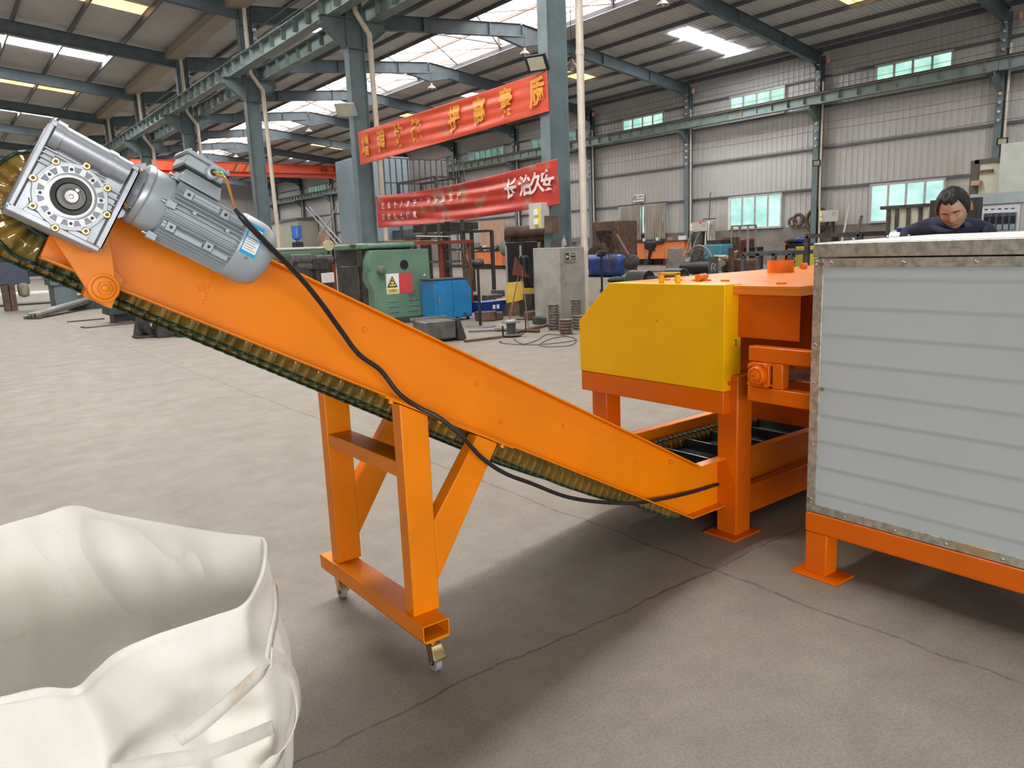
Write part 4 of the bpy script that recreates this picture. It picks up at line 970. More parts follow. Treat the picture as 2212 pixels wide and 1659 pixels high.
# head: sculpted from a fine sphere in its own frame (x right, y forward, z up), then tilted
def smooth(e0, e1, x): t = max(0, min(1, (x-e0)/(e1-e0))); return t*t*(3-2*t)
def gs(x, y, cx_, cy_, sx, sy): return math.exp(-((x-cx_)/sx)**2-((y-cy_)/sy)**2)
def headpt(u, v, grow=0.0):
    th, ph = PI*v, 2*PI*u
    x, y, z = math.sin(th)*math.sin(ph), math.sin(th)*math.cos(ph), math.cos(th)
    X, Y, Z = x*.076, y*.095, z*.118
    if z < 0:                                       # narrow to the jaw
        k = smooth(0, -1, z) if False else min(1, -z); X *= 1-.30*k**1.4; Y = Y*(1-.10*k) + (.012*k if y > 0 else .02*k)
    if y > 0:
        f = smooth(.15, .8, y); nx = x
        d = 0
        d += .020*gs(X, Z, 0, -.022, .011, .014) + .013*gs(X, Z, 0, -.004, .008, .022)      # nose
        d += .005*gs(X, Z, .013, -.026, .007, .008)+.005*gs(X, Z, -.013, -.026, .007, .008)
        d -= .009*gs(X, Z, .031, .006, .016, .009)+.009*gs(X, Z, -.031, .006, .016, .009)   # eye sockets
        d += .0045*gs(X, Z, .031, .004, .011, .006)+.0045*gs(X, Z, -.031, .004, .011, .006) # lids
        d += .0055*gs(X, Z, .032, .024, .022, .007)+.0055*gs(X, Z, -.032, .024, .022, .007) # brows
        d += .006*gs(X, Z, .045, -.020, .018, .016)+.006*gs(X, Z, -.045, -.020, .018, .016) # cheekbones
        d += .006*gs(X, Z, 0, -.054, .022, .006)+.006*gs(X, Z, 0, -.065, .018, .006) - .004*gs(X, Z, 0, -.0595, .024, .0026) # lips
        d += .007*gs(X, Z, 0, -.093, .020, .014) - .003*gs(X, Z, 0, -.078, .02, .007)
        Y += d*f
    if grow:
        n = Vector((x, y, z)); X += n.x*grow; Y += n.y*grow; Z += n.z*grow
    return X, Y, Z
M_h = Matrix.Rotation(math.radians(8), 3, fx) @ Matrix((Rr, F, Vector((0, 0, 1)))).transposed() @ Matrix.Rotation(math.radians(-30), 3, 'X')
hcl = Vector((0, 0, hz_+.005))+F*.02
def toW(p): return M_h @ (Vector(p)*.97) + hcl
NU, NV = 96, 72
b = MB(); b.grid([[toW(headpt(i/NU, .002+.996*j/NV)) for i in range(NU)] for j in range(NV+1)], True)
b.build('head', SK, man, ang=180)
def hair_edge(u):        # how far down the hair reaches (v) round the head; u=0 is the face
    a = abs((u+.5) % 1-.5)*2                       # 0 front .. 1 back
    return .27+.05*math.sin(u*9)+.02*math.sin(u*40) if a < .22 else .27+(.60-.27)*smooth(.22, .42, a)
b = MB(); rows = []
for j in range(36):
    row = []
    for i in range(NU):
        u = i/NU; ve = hair_edge(u); v = .002+ve*j/35; g = .012*(1-smooth(.75, 1.0, j/35))+.002
        x, y, z = headpt(u, v, g*(1+.35*noise.noise(Vector((math.cos(u*6.28)*9, math.sin(u*6.28)*9, v*12))))); 
        if j == 35: x, y, z = headpt(u, v, -.002)
        row.append(toW((x, y, z)))
    rows.append(row)
b.grid(rows, True); b.build('hair', HAIR, man, ang=180)
for s_ in (1, -1):
    b = MB(); c = Vector((.0765*s_, -.005, -.008)); P_ = []
    for r_, dx in ((.030, .010), (.030, .016), (.022, .013), (.012, .006)):
        P_.append([toW(c+Vector((s_*dx, math.cos(a)*r_*.55-.004, math.sin(a)*r_))) for a in [2*PI*i/20 for i in range(20)]])
    P_.insert(0, [toW(c+Vector((-s_*.006, math.cos(a)*.026*.5, math.sin(a)*.026))) for a in [2*PI*i/20 for i in range(20)]])
    b.grid(P_, True); b.build('ear', SK, man, ang=180)
    b = MB(); b.path([toW((s_*(.016+.030*t), headpt(0, .5)[1]-.012-.022*t*t+.007, .027+.006*math.sin(PI*t)-.004*t)) for t in [i/8 for i in range(9)]], [.002, .003, .0035, .0035, .003, .003, .0025, .002, .001], 6); b.build('eyebrow', HAIR, man)
    b = MB(); b.path([toW((s_*(.020+.024*t), .0905-.014*t*t-.003*abs(2*t-1), .0015-.003*math.sin(PI*t))) for t in [i/8 for i in range(9)]], .0011, 6); b.build('eyelid_line', HAIR, man)
b = MB(); b.path([toW((.021*(2*t-1), .0965-.012*(2*t-1)**2, -.0595+.002*abs(2*t-1))) for t in [i/10 for i in range(11)]], .0014, 6); b.build('mouth_line', mat('lip', (.25, .09, .07), .5), man)
# collar
b = MB(); b.path([W(-.10+.075*math.cos(a), .085*math.sin(a), hz_-.10-.03*math.cos(a)) - Vector((HC.x, HC.y, 0)) for a in [2*PI*i/24 for i in range(24)]], .020, 10, closed=True); b.build('collar', NAVY, man)

# ------------------------------------------------------------------ control cubicle and cupboard behind him
cu = at(2150, 470, x=6.6)
cc = thing('control_panel', 'white front control panel with five dark controllers in a row behind the man', 'control panel', (6.6, 0, 0))
def P6(px, py): return at(px, py, x=6.6)
tl, tr, bl = P6(2113, 446), P6(2203, 440), P6(2118, 520)
M_CW = mat('panel_white', (.72, .76, .82), .4, var=.02)
MB().box(0, .012, tr.y, tl.y, .75, tl.z).build('face_plate', M_CW, cc, bev=.002)
MB().box(.012, .6, tr.y-.02, tl.y+.05, 0, tl.z+.01).build('cubicle_body', M_GREYBOX, cc, bev=.003)
MB().box(-.01, .62, tr.y-.03, tl.y+.06, tl.z+.012, tl.z+.095).build('cubicle_top', mat('pale_blue_grey', (.40, .48, .50), .5), cc)
for i in range(5):
    px = 2132.5+i*14.4; p = P6(px, 462-.6*i)
    f = MB().box(-.010, 0, p.y-.021, p.y+.021, p.z-.13, p.z+.005).build('controller', mat('controller_grey', (.10, .14, .19), .4), cc, bev=.002)
    MB().box(-.0115, -.010, p.y-.016, p.y+.016, p.z-.078, p.z-.022).build('display', M_BLACK, f); MB().cyl((-.012, p.y, p.z-.01), (-.01, p.y, p.z-.01), .006, n=10).build('lamp', M_BLACK, f)
    MB().box(-.0115, -.010, p.y-.016, p.y+.016, p.z-.125, p.z-.085).build('keypad', mat('keypad', (.28, .36, .42), .5), f)
    q = P6(px-2, 453-.6*i); MB().box(-.0015, 0, q.y-.012, q.y+.012, q.z-.003, q.z+.006).build('name_tag', M_ZINC, cc)
dk = thing('dark_cabinet', 'charcoal sheet cabinet standing behind the man, beside the control panel', 'cabinet', (6.2, 0, 0))
a, c = at(2009, 433, x=6.2), at(2118, 428, x=6.2)
MB().box(0, .05, c.y, a.y, 0, a.z).build('cabinet_shell', mat('charcoal', (.035, .04, .045), .5, var=.1), dk, bev=.003)
# large pale steel doors standing behind, with handle
dr = thing('steel_cupboard', 'tall pale green steel cupboard with an ajar door near the right edge', 'cupboard', (12, 0, 0))
a, c, e = at(2107, 347, x=12), at(2164, 332, x=12), at(2230, 322, x=12)
MB().box(0, .03, c.y, a.y-.06, .1, a.z-.05).build('door', mat('pale_door', (.50, .49, .38), .5, var=.06), dr, bev=.004)
MB().box(-.1, -.06, e.y, c.y-.02, .1, c.z+.12).build('door', mat('pale_door2', (.45, .47, .43), .5, var=.08), dr, bev=.004)
MB().box(-.02, .8, a.y-.06, a.y+.05, 0, a.z).box(-.02, .8, e.y, a.y, a.z-.05, a.z+.01).box(.1, .8, e.y, a.y, 0, a.z-.05).build('frame', mat('dark_frame', (.09, .075, .055), .6), dr)
h = at(2112, 395, x=11.97); MB().box(-.09, 0, h.y-.05, h.y+.07, h.z-.04, h.z+.03).build('handle', M_CARD, dr, bev=.01)
h = at(2127, 370, x=11.97); MB().box(-.03, 0, h.y-.10, h.y+.10, h.z-.02, h.z+.02).build('hinge', M_BROWN, dr)
lb = thing('office_partition', 'low beige framed partition in front of the lit window, left of the man', 'partition', (9.5, 0, 0))
a, c = at(1921, 452, x=9.5), at(2005, 446, x=9.5)
MB().box(0, .05, c.y, a.y, .1, a.z).build('panel', mat('beige_panel', (.52, .50, .38), .6), lb)
for y in [a.y, a.y-(a.y-c.y)*.22, a.y-(a.y-c.y)*.52, a.y-(a.y-c.y)*.83]: MB().box(-.02, .07, y-.02, y+.02, 0, a.z+.03).build('post', M_DARK, lb)
MB().box(-.03, .08, c.y, a.y+.1, a.z, a.z+.04).build('top_rail', M_DARK, lb)
mo = thing('blue_motor', 'grey and blue motor behind the top of the drying box, left of the man', 'motor', (5.6, 0, 0))
p = at(1948, 507, x=5.6); MB().cyl((0, p.y+.06, p.z-.05), (0, p.y-.08, p.z-.05), .085, n=24).build('motor_shell', M_MOTOR, mo); MB().cyl((0, p.y-.02, p.z-.05), (0, p.y-.10, p.z-.05), .09, n=24).build('motor_end', M_BLACK, mo)
MB().box(-.05, .05, p.y-.14, p.y+.02, p.z+.02, p.z+.055).build('terminal_box', M_DBLUE, mo, bev=.01); MB().box(-.1, .1, p.y-.12, p.y+.1, 0, p.z-.12).build('pedestal', M_DARK, mo)
# ================================================================== banners between the column row
def banner(name, label, corners, sag, amp, mat_, root_x):
    """cloth hung between four corner points (top left, top right, bottom right, bottom left)"""
    t = thing(name, label, 'banner', tuple(corners[0]))
    o0 = Vector(corners[0]); n, m = 200, 64
    def S_(u, v):
        tl, tr, br_, bl = corners; p = tl.lerp(tr, u).lerp(bl.lerp(br_, u), v)
        s_ = math.sin(PI*u); p = p.copy(); u = min(1, max(0, u)); p.z -= sag*s_*(1-.4*v)
        p.x -= amp*s_*(.55*math.sin(v*13+u*3.0)+.35*math.sin(v*23-u*9)+.35*noise.noise(Vector((u*4, v*7, 3)))) + .05*s_
        p.x -= amp*.3*math.exp(-u*14)*math.sin(v*14)*min(1, u*12); p.x -= amp*.3*math.exp(-(1-u)*14)*math.sin(v*12)*min(1, (1-u)*12)
        return p
    b = MB(); b.grid([[S_(i/n, j/m)-o0 for i in range(n+1)] for j in range(m+1)]); b.build('banner_cloth', mat_, t, solid=.002, ang=180)
    return t, S_, o0
M_BAN = mat('red_banner', (.62, .075, .032), .42, var=.08, scale=1.3, spec=.5, wear=((.50, .10, .07), 1.2, .62))
M_BAN2 = mat('dusty_red_banner', (.48, .045, .03), .42, var=.1, scale=1.5, wear=((.36, .15, .10), 1.6, .56))
M_GOLD = mat('gold_letter', (.72, .30, .025), .5, var=.1, scale=5)
M_LETW = mat('white_letter', (.72, .60, .56), .5, var=.1, scale=5)
def lay_text(t, S_, o0, s, size, mt, u, v, aspect=(1, 1), du=.02):
    """letters laid on the cloth, following its slope and hang"""
    p = S_(u, v); px = S_(min(1, u+du), v)-S_(max(0, u-du), v); pz = S_(u, max(0, v-.1))-S_(u, min(1, v+.1))
    c = bpy.data.curves.new('letters', 'FONT'); c.body = s; c.size = size; c.align_x = 'CENTER'; c.align_y = 'CENTER'; c.offset = size*.03
    tt = bpy.data.objects.new('tmp', c); col.objects.link(tt); dg = bpy.context.evaluated_depsgraph_get()
    me = bpy.data.meshes.new_from_object(tt.evaluated_get(dg)); bpy.data.objects.remove(tt)
    bm = bmesh.new(); bm.from_mesh(me); bmesh.ops.triangulate(bm, faces=bm.faces)
    
    for _ in range(4):
        es = [e for e in bm.edges if e.calc_length() > size*.07]
        if es: bmesh.ops.subdivide_edges(bm, edges=es, cuts=1); bmesh.ops.triangulate(bm, faces=bm.faces)
    lw = (S_(1, .5)-S_(0, .5)).length; lh = (S_(u, 0)-S_(u, 1)).length
    for vv in bm.verts:
        uu = u + vv.co.x*aspect[0]/lw; v2 = v - vv.co.y*aspect[1]/lh
        q = S_(max(0, min(1, uu)), max(0, min(1, v2))); vv.co = q - o0 + Vector((-.040, -.012, 0))
    bm.to_mesh(me); bm.free(); me.materials.clear(); me.materials.append(mt)
    o = bpy.data.objects.new('lettering', me); col.objects.link(o); o.parent = t
xb = 9.955
cn = [at(773, 285, x=xb), at(1182, 152, x=xb), at(1186, 240, x=xb), at(779, 357, x=xb)]
t, S1, o1 = banner('banner', 'orange red slogan banner with large yellow Chinese characters, hung between the columns', cn, .04, .022, M_BAN, xb)
for ch, px in zip('增强技能提高素质', (787, 823, 862, 902, 987, 1040, 1097, 1163)):
    u = (at(px, 250, x=xb).y-cn[0].y)/(cn[1].y-cn[0].y); lay_text(t, S1, o1, ch, .58, M_GOLD, u, .52, (.80, 1.0))
cn2 = [at(813, 424, x=xb-.02), at(1204, 342, x=xb-.02), at(1209, 441, x=xb-.02), at(817, 492, x=xb-.02)]
t, S2, o2 = banner('banner', 'dusty red banner with white Chinese characters, sagging and creased below the other', cn2, .12, .045, M_BAN2, xb)
for ch, px in zip('长治久安', (1110, 1140, 1165, 1187)):
    u = (at(px, 420, x=xb).y-cn2[0].y)/(cn2[1].y-cn2[0].y); lay_text(t, S2, o2, ch, .42, M_LETW, u, .46, (1, 1.0))
for i, ch in enumerate('深化个人才干主动安全生产'): lay_text(t, S2, o2, ch, .17, M_LETW, .055+i*.045, .34, (1, 1))
for i, ch in enumerate('添砖久土广厦'): lay_text(t, S2, o2, ch, .17, M_LETW, .055+i*.045, .70, (1, 1))
# ------------------------------------------------------------------ floodlights and pendant lamps
M_LENS = mat('lamp_lens', (.55, .56, .42), .25, var=.05)
def flood(loc, aim, label, sz=.32, dark=True):
    t = thing('floodlight', label, 'lamp', loc, group='wall and column floodlights')
    a, s_, u_ = basis(Vector(aim)); M = Matrix((s_, a, u_)).transposed()
    b = MB(); b.obox((0, 0, 0), sz, .05, sz*.74, M); b.build('lamp_housing', M_BLACK if dark else M_PALE, t, bev=.008)
    b = MB(); b.obox(a*.027, sz*.74, .006, sz*.56, M); b.build('lens', M_LENS, t)
    b = MB(); b.obox(-a*.05, sz*.6, .06, sz*.5, M); b.build('gear_box', M_PALE, t, bev=.01)
    return t
p = at(1160, 136, x=9.82); f = flood(p, (-.75, -.35, -.62), 'black floodlight on the concrete pier column above the upper banner', .44)
MB().bar((0, .05, 0), (.2, .1, -.02), .03, .03).build('bracket', M_STEEL, f)
p = at(747, 237, x=9.80); flood(p, (-.5, -.55, -.75), 'grey floodlight on the column at the far end of the banners', .55, False)
for q, x, lab in (((1764, 352), 36.3, 'small floodlight on the long wall column between the two lit lower windows'), ((2165, 305), 36.3, 'small black floodlight on the long wall column near the right edge')):
    f = flood(at(*q, x=x), (-.8, -.3, -.4), lab, .40)
M_SHADE = mat('lamp_shade', (.42, .38, .36), .35, .3, var=.1)
def pendant(p, ztop, label, r=.26):
    t = thing('pendant_lamp', label, 'lamp', p, group='bell pendant lamps under the ridge')
    b = MB(); b.lathe([(.03, .30), (.05, .27), (.06, .2), (.16, .12), (.24, .03), (r, 0)], (0, 0, 0), (0, 0, 1), 24); b.build('lamp_shade', M_SHADE, t, solid=.006)
    b = MB(); b.sphere((0, 0, .03), .07, 12, 8); b.build('bulb', M_WHITE, t); MB().cyl((0, 0, .28), (0, 0, ztop-p.z), .009, n=6).build('cord', M_DARK, t)
for i, (q, x, zt) in enumerate((((1134, 118), 23.6, 11.2), ((933, 192), 23.6, 11.1), ((1432, 12), 23.6, 11.3), ((668, 285), 23.6, 11.1), ((510, 340), 23.6, 11.1), ((1235, 150), 16.5, 11.1), ((780, 243), 16.5, 11.1))):
    pendant(at(*q, x=x), zt, 'bell shaped pendant lamp hanging from the roof, '+('under the first rafter peak', 'under the second rafter peak', 'at the top edge beyond the downpipe', 'under a far rafter peak', 'under the farthest peak seen', 'just behind the pier downpipe', 'behind the banner end column downpipe')[i], .26)
# fire alarm lamps near the eaves
for k in range(0, 4):
    b = MB().cyl((36.3, yw(k)-.62, 9.7), (36.3, yw(k)-.62, 9.95), .09, n=12).box(36.3, 36.87, yw(k)-.64, yw(k)-.6, 9.84, 9.88); tag(rel(b.build('alarm_lamp', mat('pink_plastic', (.75, .35, .28), .4)), (36.3, yw(k)-.62, 9.7)), 'small pink lamp bracketed by the eaves on the long wall, %s column' % ORD[k], 'lamp', 'pink lamps by the eaves')

# ------------------------------------------------------------------ bridge crane
yk = 68.0
cr = thing('bridge_crane', 'orange red overhead travelling crane girder spanning the far part of the hall', 'crane', (10.9, yk, 8.55))
M_CR = mat('crane_orange_red', (.62, .07, .025), .45, var=.06, scale=1)
b = MB(); b.box(.1, 25.2, -.25, .25, .25, 1.0); b.box(.1, 25.2, -.32, .32, 1.0, 1.04); b.box(.1, 25.2, -.32, .32, -.10, -.02); b.box(.1, 25.2, -.02, .02, -.02, .25); b.build('girder', M_CR, cr, bev=.01)
for x in (0, 25.25): MB().box(x-.2, x+.2, -1.6, 1.6, .0, .42).build('end_carriage', M_CR, cr, bev=.02)
for x0 in (11.4, 12.3):
    MB().prism([(x0, -.262, .3), (x0+.22, -.262, .3), (x0+.62, -.262, .95), (x0+.4, -.262, .95)], (0, .01, 0)).build('warning_stripe', mat('stripe_black', (.16, .07, .02), .5), cr)
    MB().prism([(x0+.3, -.262, .3), (x0+.45, -.262, .3), (x0+.85, -.262, .95), (x0+.7, -.262, .95)], (0, .01, 0)).build('warning_stripe', mat('stripe_ochre', (.35, .2, .05), .5), cr)
xl = at(738, 373, y=yk-.3).x
text('lettering', '新乡矿山', .62, mat('crane_letter', (.20, .02, .015), .5), (xl-10.9+.4, -.27, .66), (1, 0, 0), (0, 0, 1), cr, .01)
b = MB(); b.path([(xl-10.9-1.75+.33*math.cos(a), -.27, .62+.28*math.sin(a)) for a in [2*PI*i/24 for i in range(24)]], .035, 6, closed=True); b.bar((xl-12.9, -.27, .62), (xl-12.4, -.27, .62), .02, .12); b.build('round_emblem', MATS['crane_letter'], cr)

# ================================================================== middle distance
# ------------------------------------------------------------------ big green machine
GX, GY0, GY1 = 7.05, 14.3, 16.9     # -x/-y corner faces; the door face looks towards -y
gmh = thing('green_machine', 'large green machine cabinet with warning sign and round hole, behind the conveyor', 'machine', (7.4, 14.3, 0))
def G(o): o.parent = gmh; o.location = Vector(o.location)-Vector((7.4, 14.3, 0)); return o
def gp(px, py): q = at(px, py, y=14.3); return (q.x, q.z)
face = [(802, 541), (925, 537), (936, 692), (812, 702), (808, 627), (796, 606), (797, 566)]
b = MB(); b.prism([(gp(*q)[0], 14.3, gp(*q)[1]) for q in face], (0, .28, 0)); G(b.build('door_panel', M_GREEN, bev=.01))
b = MB(); xr = gp(930, 600)[0]; b.box(7.45, xr-.03, 14.58, 16.0, 0, 1.52); G(b.build('cabinet_body', M_DGREEN, bev=.01))
b = MB(); b.box(7.40, 8.55, 14.62, 16.05, 0, 1.70); b.box(7.36, 7.40, 14.9, 15.8, .4, 1.25); b.box(7.32, 7.4, 14.62, 14.85, 1.25, 1.6); G(b.build('headstock', M_DARK, bev=.02))
b = MB(); b.box(7.3, 8.55, 14.45, 15.9, 1.60, 1.72); b.box(7.4, 8.5, 14.4, 14.46, 1.61, 1.70); G(b.build('top_casting', M_GREEN, bev=.03))
b = MB(); b.box(7.5, 8.75, 14.22, 14.6, 0, .14); G(b.build('plinth', M_DGREEN, bev=.01))
cx_, cz_ = gp(873, 572); G(MB().cyl((cx_, 14.2985, cz_), (cx_, 14.293, cz_), .095, n=32).build('bore_hole', M_BLACK))
b = MB(); b.lathe([(.095, 0), (.103, -.006), (.105, .002)], (cx_, 14.3, cz_), (0, 1, 0), 32); G(b.build('bore_rim', M_DGREEN))
cx_, cz_ = gp(822, 584); b = MB(); b.lathe([(.10, 0), (.10, .03), (.078, .04), (.078, .12), (.06, .13), (0, .13)], (cx_, 14.3, cz_), (0, -1, 0), 28); G(b.build('round_boss', mat('brass_green', (.16, .19, .12), .45, .2, var=.1)))
def card(parent, q4, y, m, name, off=.004):
    P4 = [at(a, c, y=y-off) for a, c in q4]; return parent(MB().prism(P4, (0, .003, 0)).build(name, m))
s1 = card(G, [(833, 592), (861, 590), (863, 634), (836, 636)], 14.3, M_WHITE, 'warning_sign')
M_SIGNY = mat('sign_yellow', (.70, .60, .08), .45, var=.02)
P3 = lambda a: [at(*q, y=14.288) for q in a]
G(MB().prism(P3([(847, 596), (859, 620), (837, 621)]), (0, .002, 0)).build('sign_triangle', M_BLACK))
G(MB().prism(P3([(847, 600.5), (855.5, 618), (840.5, 618.5)]), (0, -.002, 0)).build('sign_triangle_field', M_SIGNY))
G(MB().prism(P3([(836.5, 624), (861.5, 623), (862, 631.5), (837.5, 632.5)]), (0, .002, 0)).build('sign_caption', M_SIGNY))
q = at(849, 628, y=14.284); G(text('lettering', '当心机械伤人', .042, M_BLACK, q, (1, 0, 0), (0, 0, 1), None, .001, font_scale=(.75, 1.1)))
b = MB()
for a, c, r in ((847, 607, .019), (844.5, 613.5, .017), (850.5, 613.5, .017)): q = at(a, c, y=14.285); b.cyl(q, q+Vector((0, -.002, 0)), r, n=14)
G(b.build('gear_pictogram', M_BLACK))
card(G, [(862, 590), (890, 589), (892, 632), (864, 634)], 14.3, mat('red_plate', (.62, .06, .07), .5, var=.06), 'red_plate')
card(G, [(919, 624.5), (937, 624), (937.5, 637), (919.5, 638)], 14.3, M_WHITE, 'white_card', .02)
q = at(928.3, 632, y=14.276); G(text('lettering', '运行中', .055, M_DARK, q, (1, 0, 0), (0, 0, 1), None, .001))
G(MB().prism([at(*q_, y=14.29) for q_ in ((917, 590), (920, 595.5), (914, 596))], (0, .002, 0)).build('small_triangle', M_WHITE))
for a, c in ((848, 651), (850, 662), (852, 674), (894, 647), (892, 659), (891, 671)):
    q = at(a, c, y=14.3); b = MB(); b.bar((q.x-.115, 14.296, q.z), (q.x+.115, 14.296, q.z), .02, .018); G(b.build('vent_louvre', M_GREEN, bev=.006))
q = at(924, 614, y=14.3); G(MB().cyl((q.x, 14.3, q.z), (q.x+.03, 14.22, q.z), .035, n=14).build('knob', M_BLACK))
# scrap boards lying on it
for i, (a, c, w_, ang, zz_) in enumerate(((745, 527, .55, .2, 1.705), (850, 521, .7, -.1, 1.705), (880, 520, .6, .3, 1.73), (822, 517, .4, .8, 1.74))):
    q = at(a, c, y=14.9); b = MB(); b.obox((0, 0, 0), w_, .3, .015, (.03, .02, ang)); o = b.build('scrap_board', (M_CARD, M_BROWN, M_CARD, M_RED)[i]); o.location = (q.x, 14.9, zz_+.012)
    tag(o, ('pale strip', 'brown cardboard sheet', 'rusty flat scrap', 'dull red scrap sheet')[i]+' lying on top of the green machine', 'scrap sheet')
# ------------------------------------------------------------------ blue tool cabinet
bx = at(950, 690, z=0)
bc = thing('tool_cabinet', 'bright blue steel tool cabinet with two doors beside the green machine', 'cabinet', (8.45, 13.6, 0))
b = MB(); b.box(0, .93, 0, .55, .07, .90); b.build('cabinet_shell', M_BLUE, bc, bev=.01)
b = MB(); b.box(-.02, .95, -.02, .57, .90, .915); b.build('cabinet_top', M_DARK, bc)
for x0, x1 in ((.06, .43), (.46, .92)): MB().box(x0, x1, -.014, 0, .09, .86).build('door', M_BLUE, bc, bev=.004)
MB().box(.08, .12, -.022, -.012, .42, .56).build('handle', M_ZINC, bc, bev=.003)
for x in (.08, .85):
    for y in (.06, .48): MB().cyl((x-.02, y, .035), (x+.02, y, .035), .035, n=14).build('wheel', M_BLACK, bc)
# ------------------------------------------------------------------ pier notice
ex = thing('exit_sign', 'small black and white EXIT sign on the concrete pier', 'sign', tuple(at(1232, 554, y=11.27)))
p0 = at(1232, 554, y=11.27); w2, h2 = .145, .085
MB().box(-w2, w2, -.012, 0, -h2, h2).build('sign_plate', M_BLACK, ex)
M_GLOW = mat('pale_sign', (.60, .66, .50), .5, var=.02)
b = MB()
for q in ((-w2, w2, -h2, -h2+.01), (-w2, w2, h2-.01, h2), (-w2, -w2+.01, -h2, h2), (w2-.01, w2, -h2, h2)): b.box(q[0], q[1], -.015, -.011, q[2], q[3])
b.build('sign_border', M_GLOW, ex)
b = MB(); b.prism([(-.125, -.014, 0), (-.095, -.014, .04), (-.095, -.014, .014), (-.06, -.014, .014), (-.06, -.014, -.014), (-.095, -.014, -.014), (-.095, -.014, -.04)], (0, .002, 0)); b.build('arrow', M_GLOW, ex)
MB().box(-.045, .005, -.014, -.012, -.06, .06).build('door_pictogram', M_GLOW, ex)
b = MB(); b.cyl((-.018, -.016, .036), (-.018, -.0145, .036), .010, n=12); b.bar((-.018, -.0155, .025), (-.022, -.0155, -.005), .002, .016, (0, 0, 1)); b.bar((-.022, -.0155, -.005), (-.036, -.0155, -.045), .002, .010, (1, 0, 0)); b.bar((-.022, -.0155, -.005), (-.004, -.0155, -.04), .002, .010, (1, 0, 0)); b.bar((-.036, -.0155, .012), (0, -.0155, .02), .002, .008, (0, 0, 1)); b.build('running_figure', M_BLACK, ex)
text('lettering', '安全出口', .048, M_GLOW, (.072, -.0135, .032), (1, 0, 0), (0, 0, 1), ex, .002, font_scale=(.7, 1.3)); text('lettering', 'EXIT', .055, M_GLOW, (.072, -.0135, -.042), (1, 0, 0), (0, 0, 1), ex, .002)
# bottle and plates on the pier
bt = at(1218, 530, y=11.45); b = MB(); b.lathe([(0, 0), (.055, 0), (.058, .06), (.045, .13), (.016, .17), (.015, .20), (0, .20)], (0, 0, 0), (0, 0, 1), 20)
o = b.build('bottle', mat('dusty_bottle', (.42, .37, .33), .5)); o.location = (bt.x, 11.45, 1.48); MB().cyl((0, 0, .185), (0, 0, .25), .018, n=12).build('bottle_neck', M_CARD, o)
tag(o, 'dusty squat bottle with a pale neck standing on the concrete pier', 'bottle')
for i, (a, y, w_, h_) in enumerate(((1186, 11.5, .10, .10), (1250, 11.6, .12, .10), (1230, 11.36, .22, .03))):
    q = at(a, 535, y=y); o = MB().box(-w_/2, w_/2, -.05, .05, 0, h_).build('scrap_block', M_BROWN, bev=.01); o.location = (max(9.99, min(10.58, q.x)), y, 1.48); tag(o, ('small rusty block at the left end of the pier top', 'rusty block beside the downpipe on the pier top', 'flat rusty disc plate below the bottle on the pier')[i], 'scrap metal')
# switch box on the column above the pier
sb = thing('switch_box', 'grey wall box with yellow backplate and white sockets left of the pier column', 'switch box', (9.76, 11.78, 1.86))
p = at(1172, 462, x=9.8)
MB().box(0, .22, -.18, .20, 0, .50).build('enclosure', M_GREYBOX, sb, bev=.006); MB().box(-.008, 0, -.16, .02, .02, .40).build('backplate', M_SIGNY, sb)
for z in (.26, .08): MB().box(-.05, -.008, -.10, .0, z, z+.11).build('socket', M_WHITE, sb, bev=.006)
rb = thing('meter_box', 'brown sheet box fixed to the pier column beside the grey switch box', 'box', (9.82, 11.36, 1.76)); MB().box(0, .18, 0, .22, 0, .34).build('box_shell', M_BROWN, rb, bev=.006)

# ------------------------------------------------------------------ fans
def fan(base, zc, face, label, r=.34, cage=True, lean=0):
    t = thing('pedestal_fan', label, 'fan', base, group='black workshop pedestal fans')
    MB().cyl((0, 0, 0), (0, 0, zc-.08), .028, n=12).build('pole', M_BLACK, t)
    b = MB(); b.lathe([(.0, .03), (.30, .02), (.32, 0)], (0, 0, 0), (0, 0, 1), 28); b.build('base_disc', M_IRON, t)
    a, s_, u_ = basis(Vector(face)); c = Vector((0, 0, zc))
    b = MB(); b.lathe([(0, -.13), (.06, -.12), (.085, -.06), (.085, .06), (.06, .10), (0, .10)], c, a, 20); b.build('motor_shell', M_BLACK, t)
    b = MB(); q = c-a*.131; b.cyl(q, q-a*.002, .03, n=14); b.build('motor_badge', M_WHITE, t)
    g = MB(); cc_ = c+a*.20
    for rr, off in ((r, 0), (r*.75, .06), (r*.5, .085), (r*.25, .1), (r*.75, -.06), (r*.5, -.085), (r*.25, -.1)):
        g.path([cc_+a*off+(s_*math.cos(x)+u_*math.sin(x))*rr for x in [2*PI*i/28 for i in range(28)]], .0035 if rr < r else .006, 4, closed=True)
    for i in range(24):
        d = s_*math.cos(2*PI*i/24)+u_*math.sin(2*PI*i/24)
        for sg in (1, -1): g.path([cc_+a*.1*sg+d*.04, cc_+a*.085*sg+d*r*.5, cc_+a*.06*sg+d*r*.75, cc_+d*r], .0022, 4)
    g.build('fan_cage', M_BROWN, t)
    for i in range(3):
        x = 2*PI*i/3+.4; d = s_*math.cos(x)+u_*math.sin(x); e = a.cross(d)
        b = MB(); b.prism([cc_+d*.04-e*.03-a*.02, cc_+d*(r*.9)-e*.06-a*.03, cc_+d*(r*.9)+e*.04+a*.03, cc_+d*.04+e*.03+a*.02], a*.004); b.build('blade', M_BROWN, t)
    return t
fan(at(1038, 706, z=0), 1.24, (-.75, .62, -.1), 'black pedestal fan with its back turned, standing beside the blue cabinet', .42)
p = at(1301, 655, z=0); fan(p, 1.26, (.9, -.35, .05), 'black pedestal fan with a large wire cage behind the cream downpipe', .48)

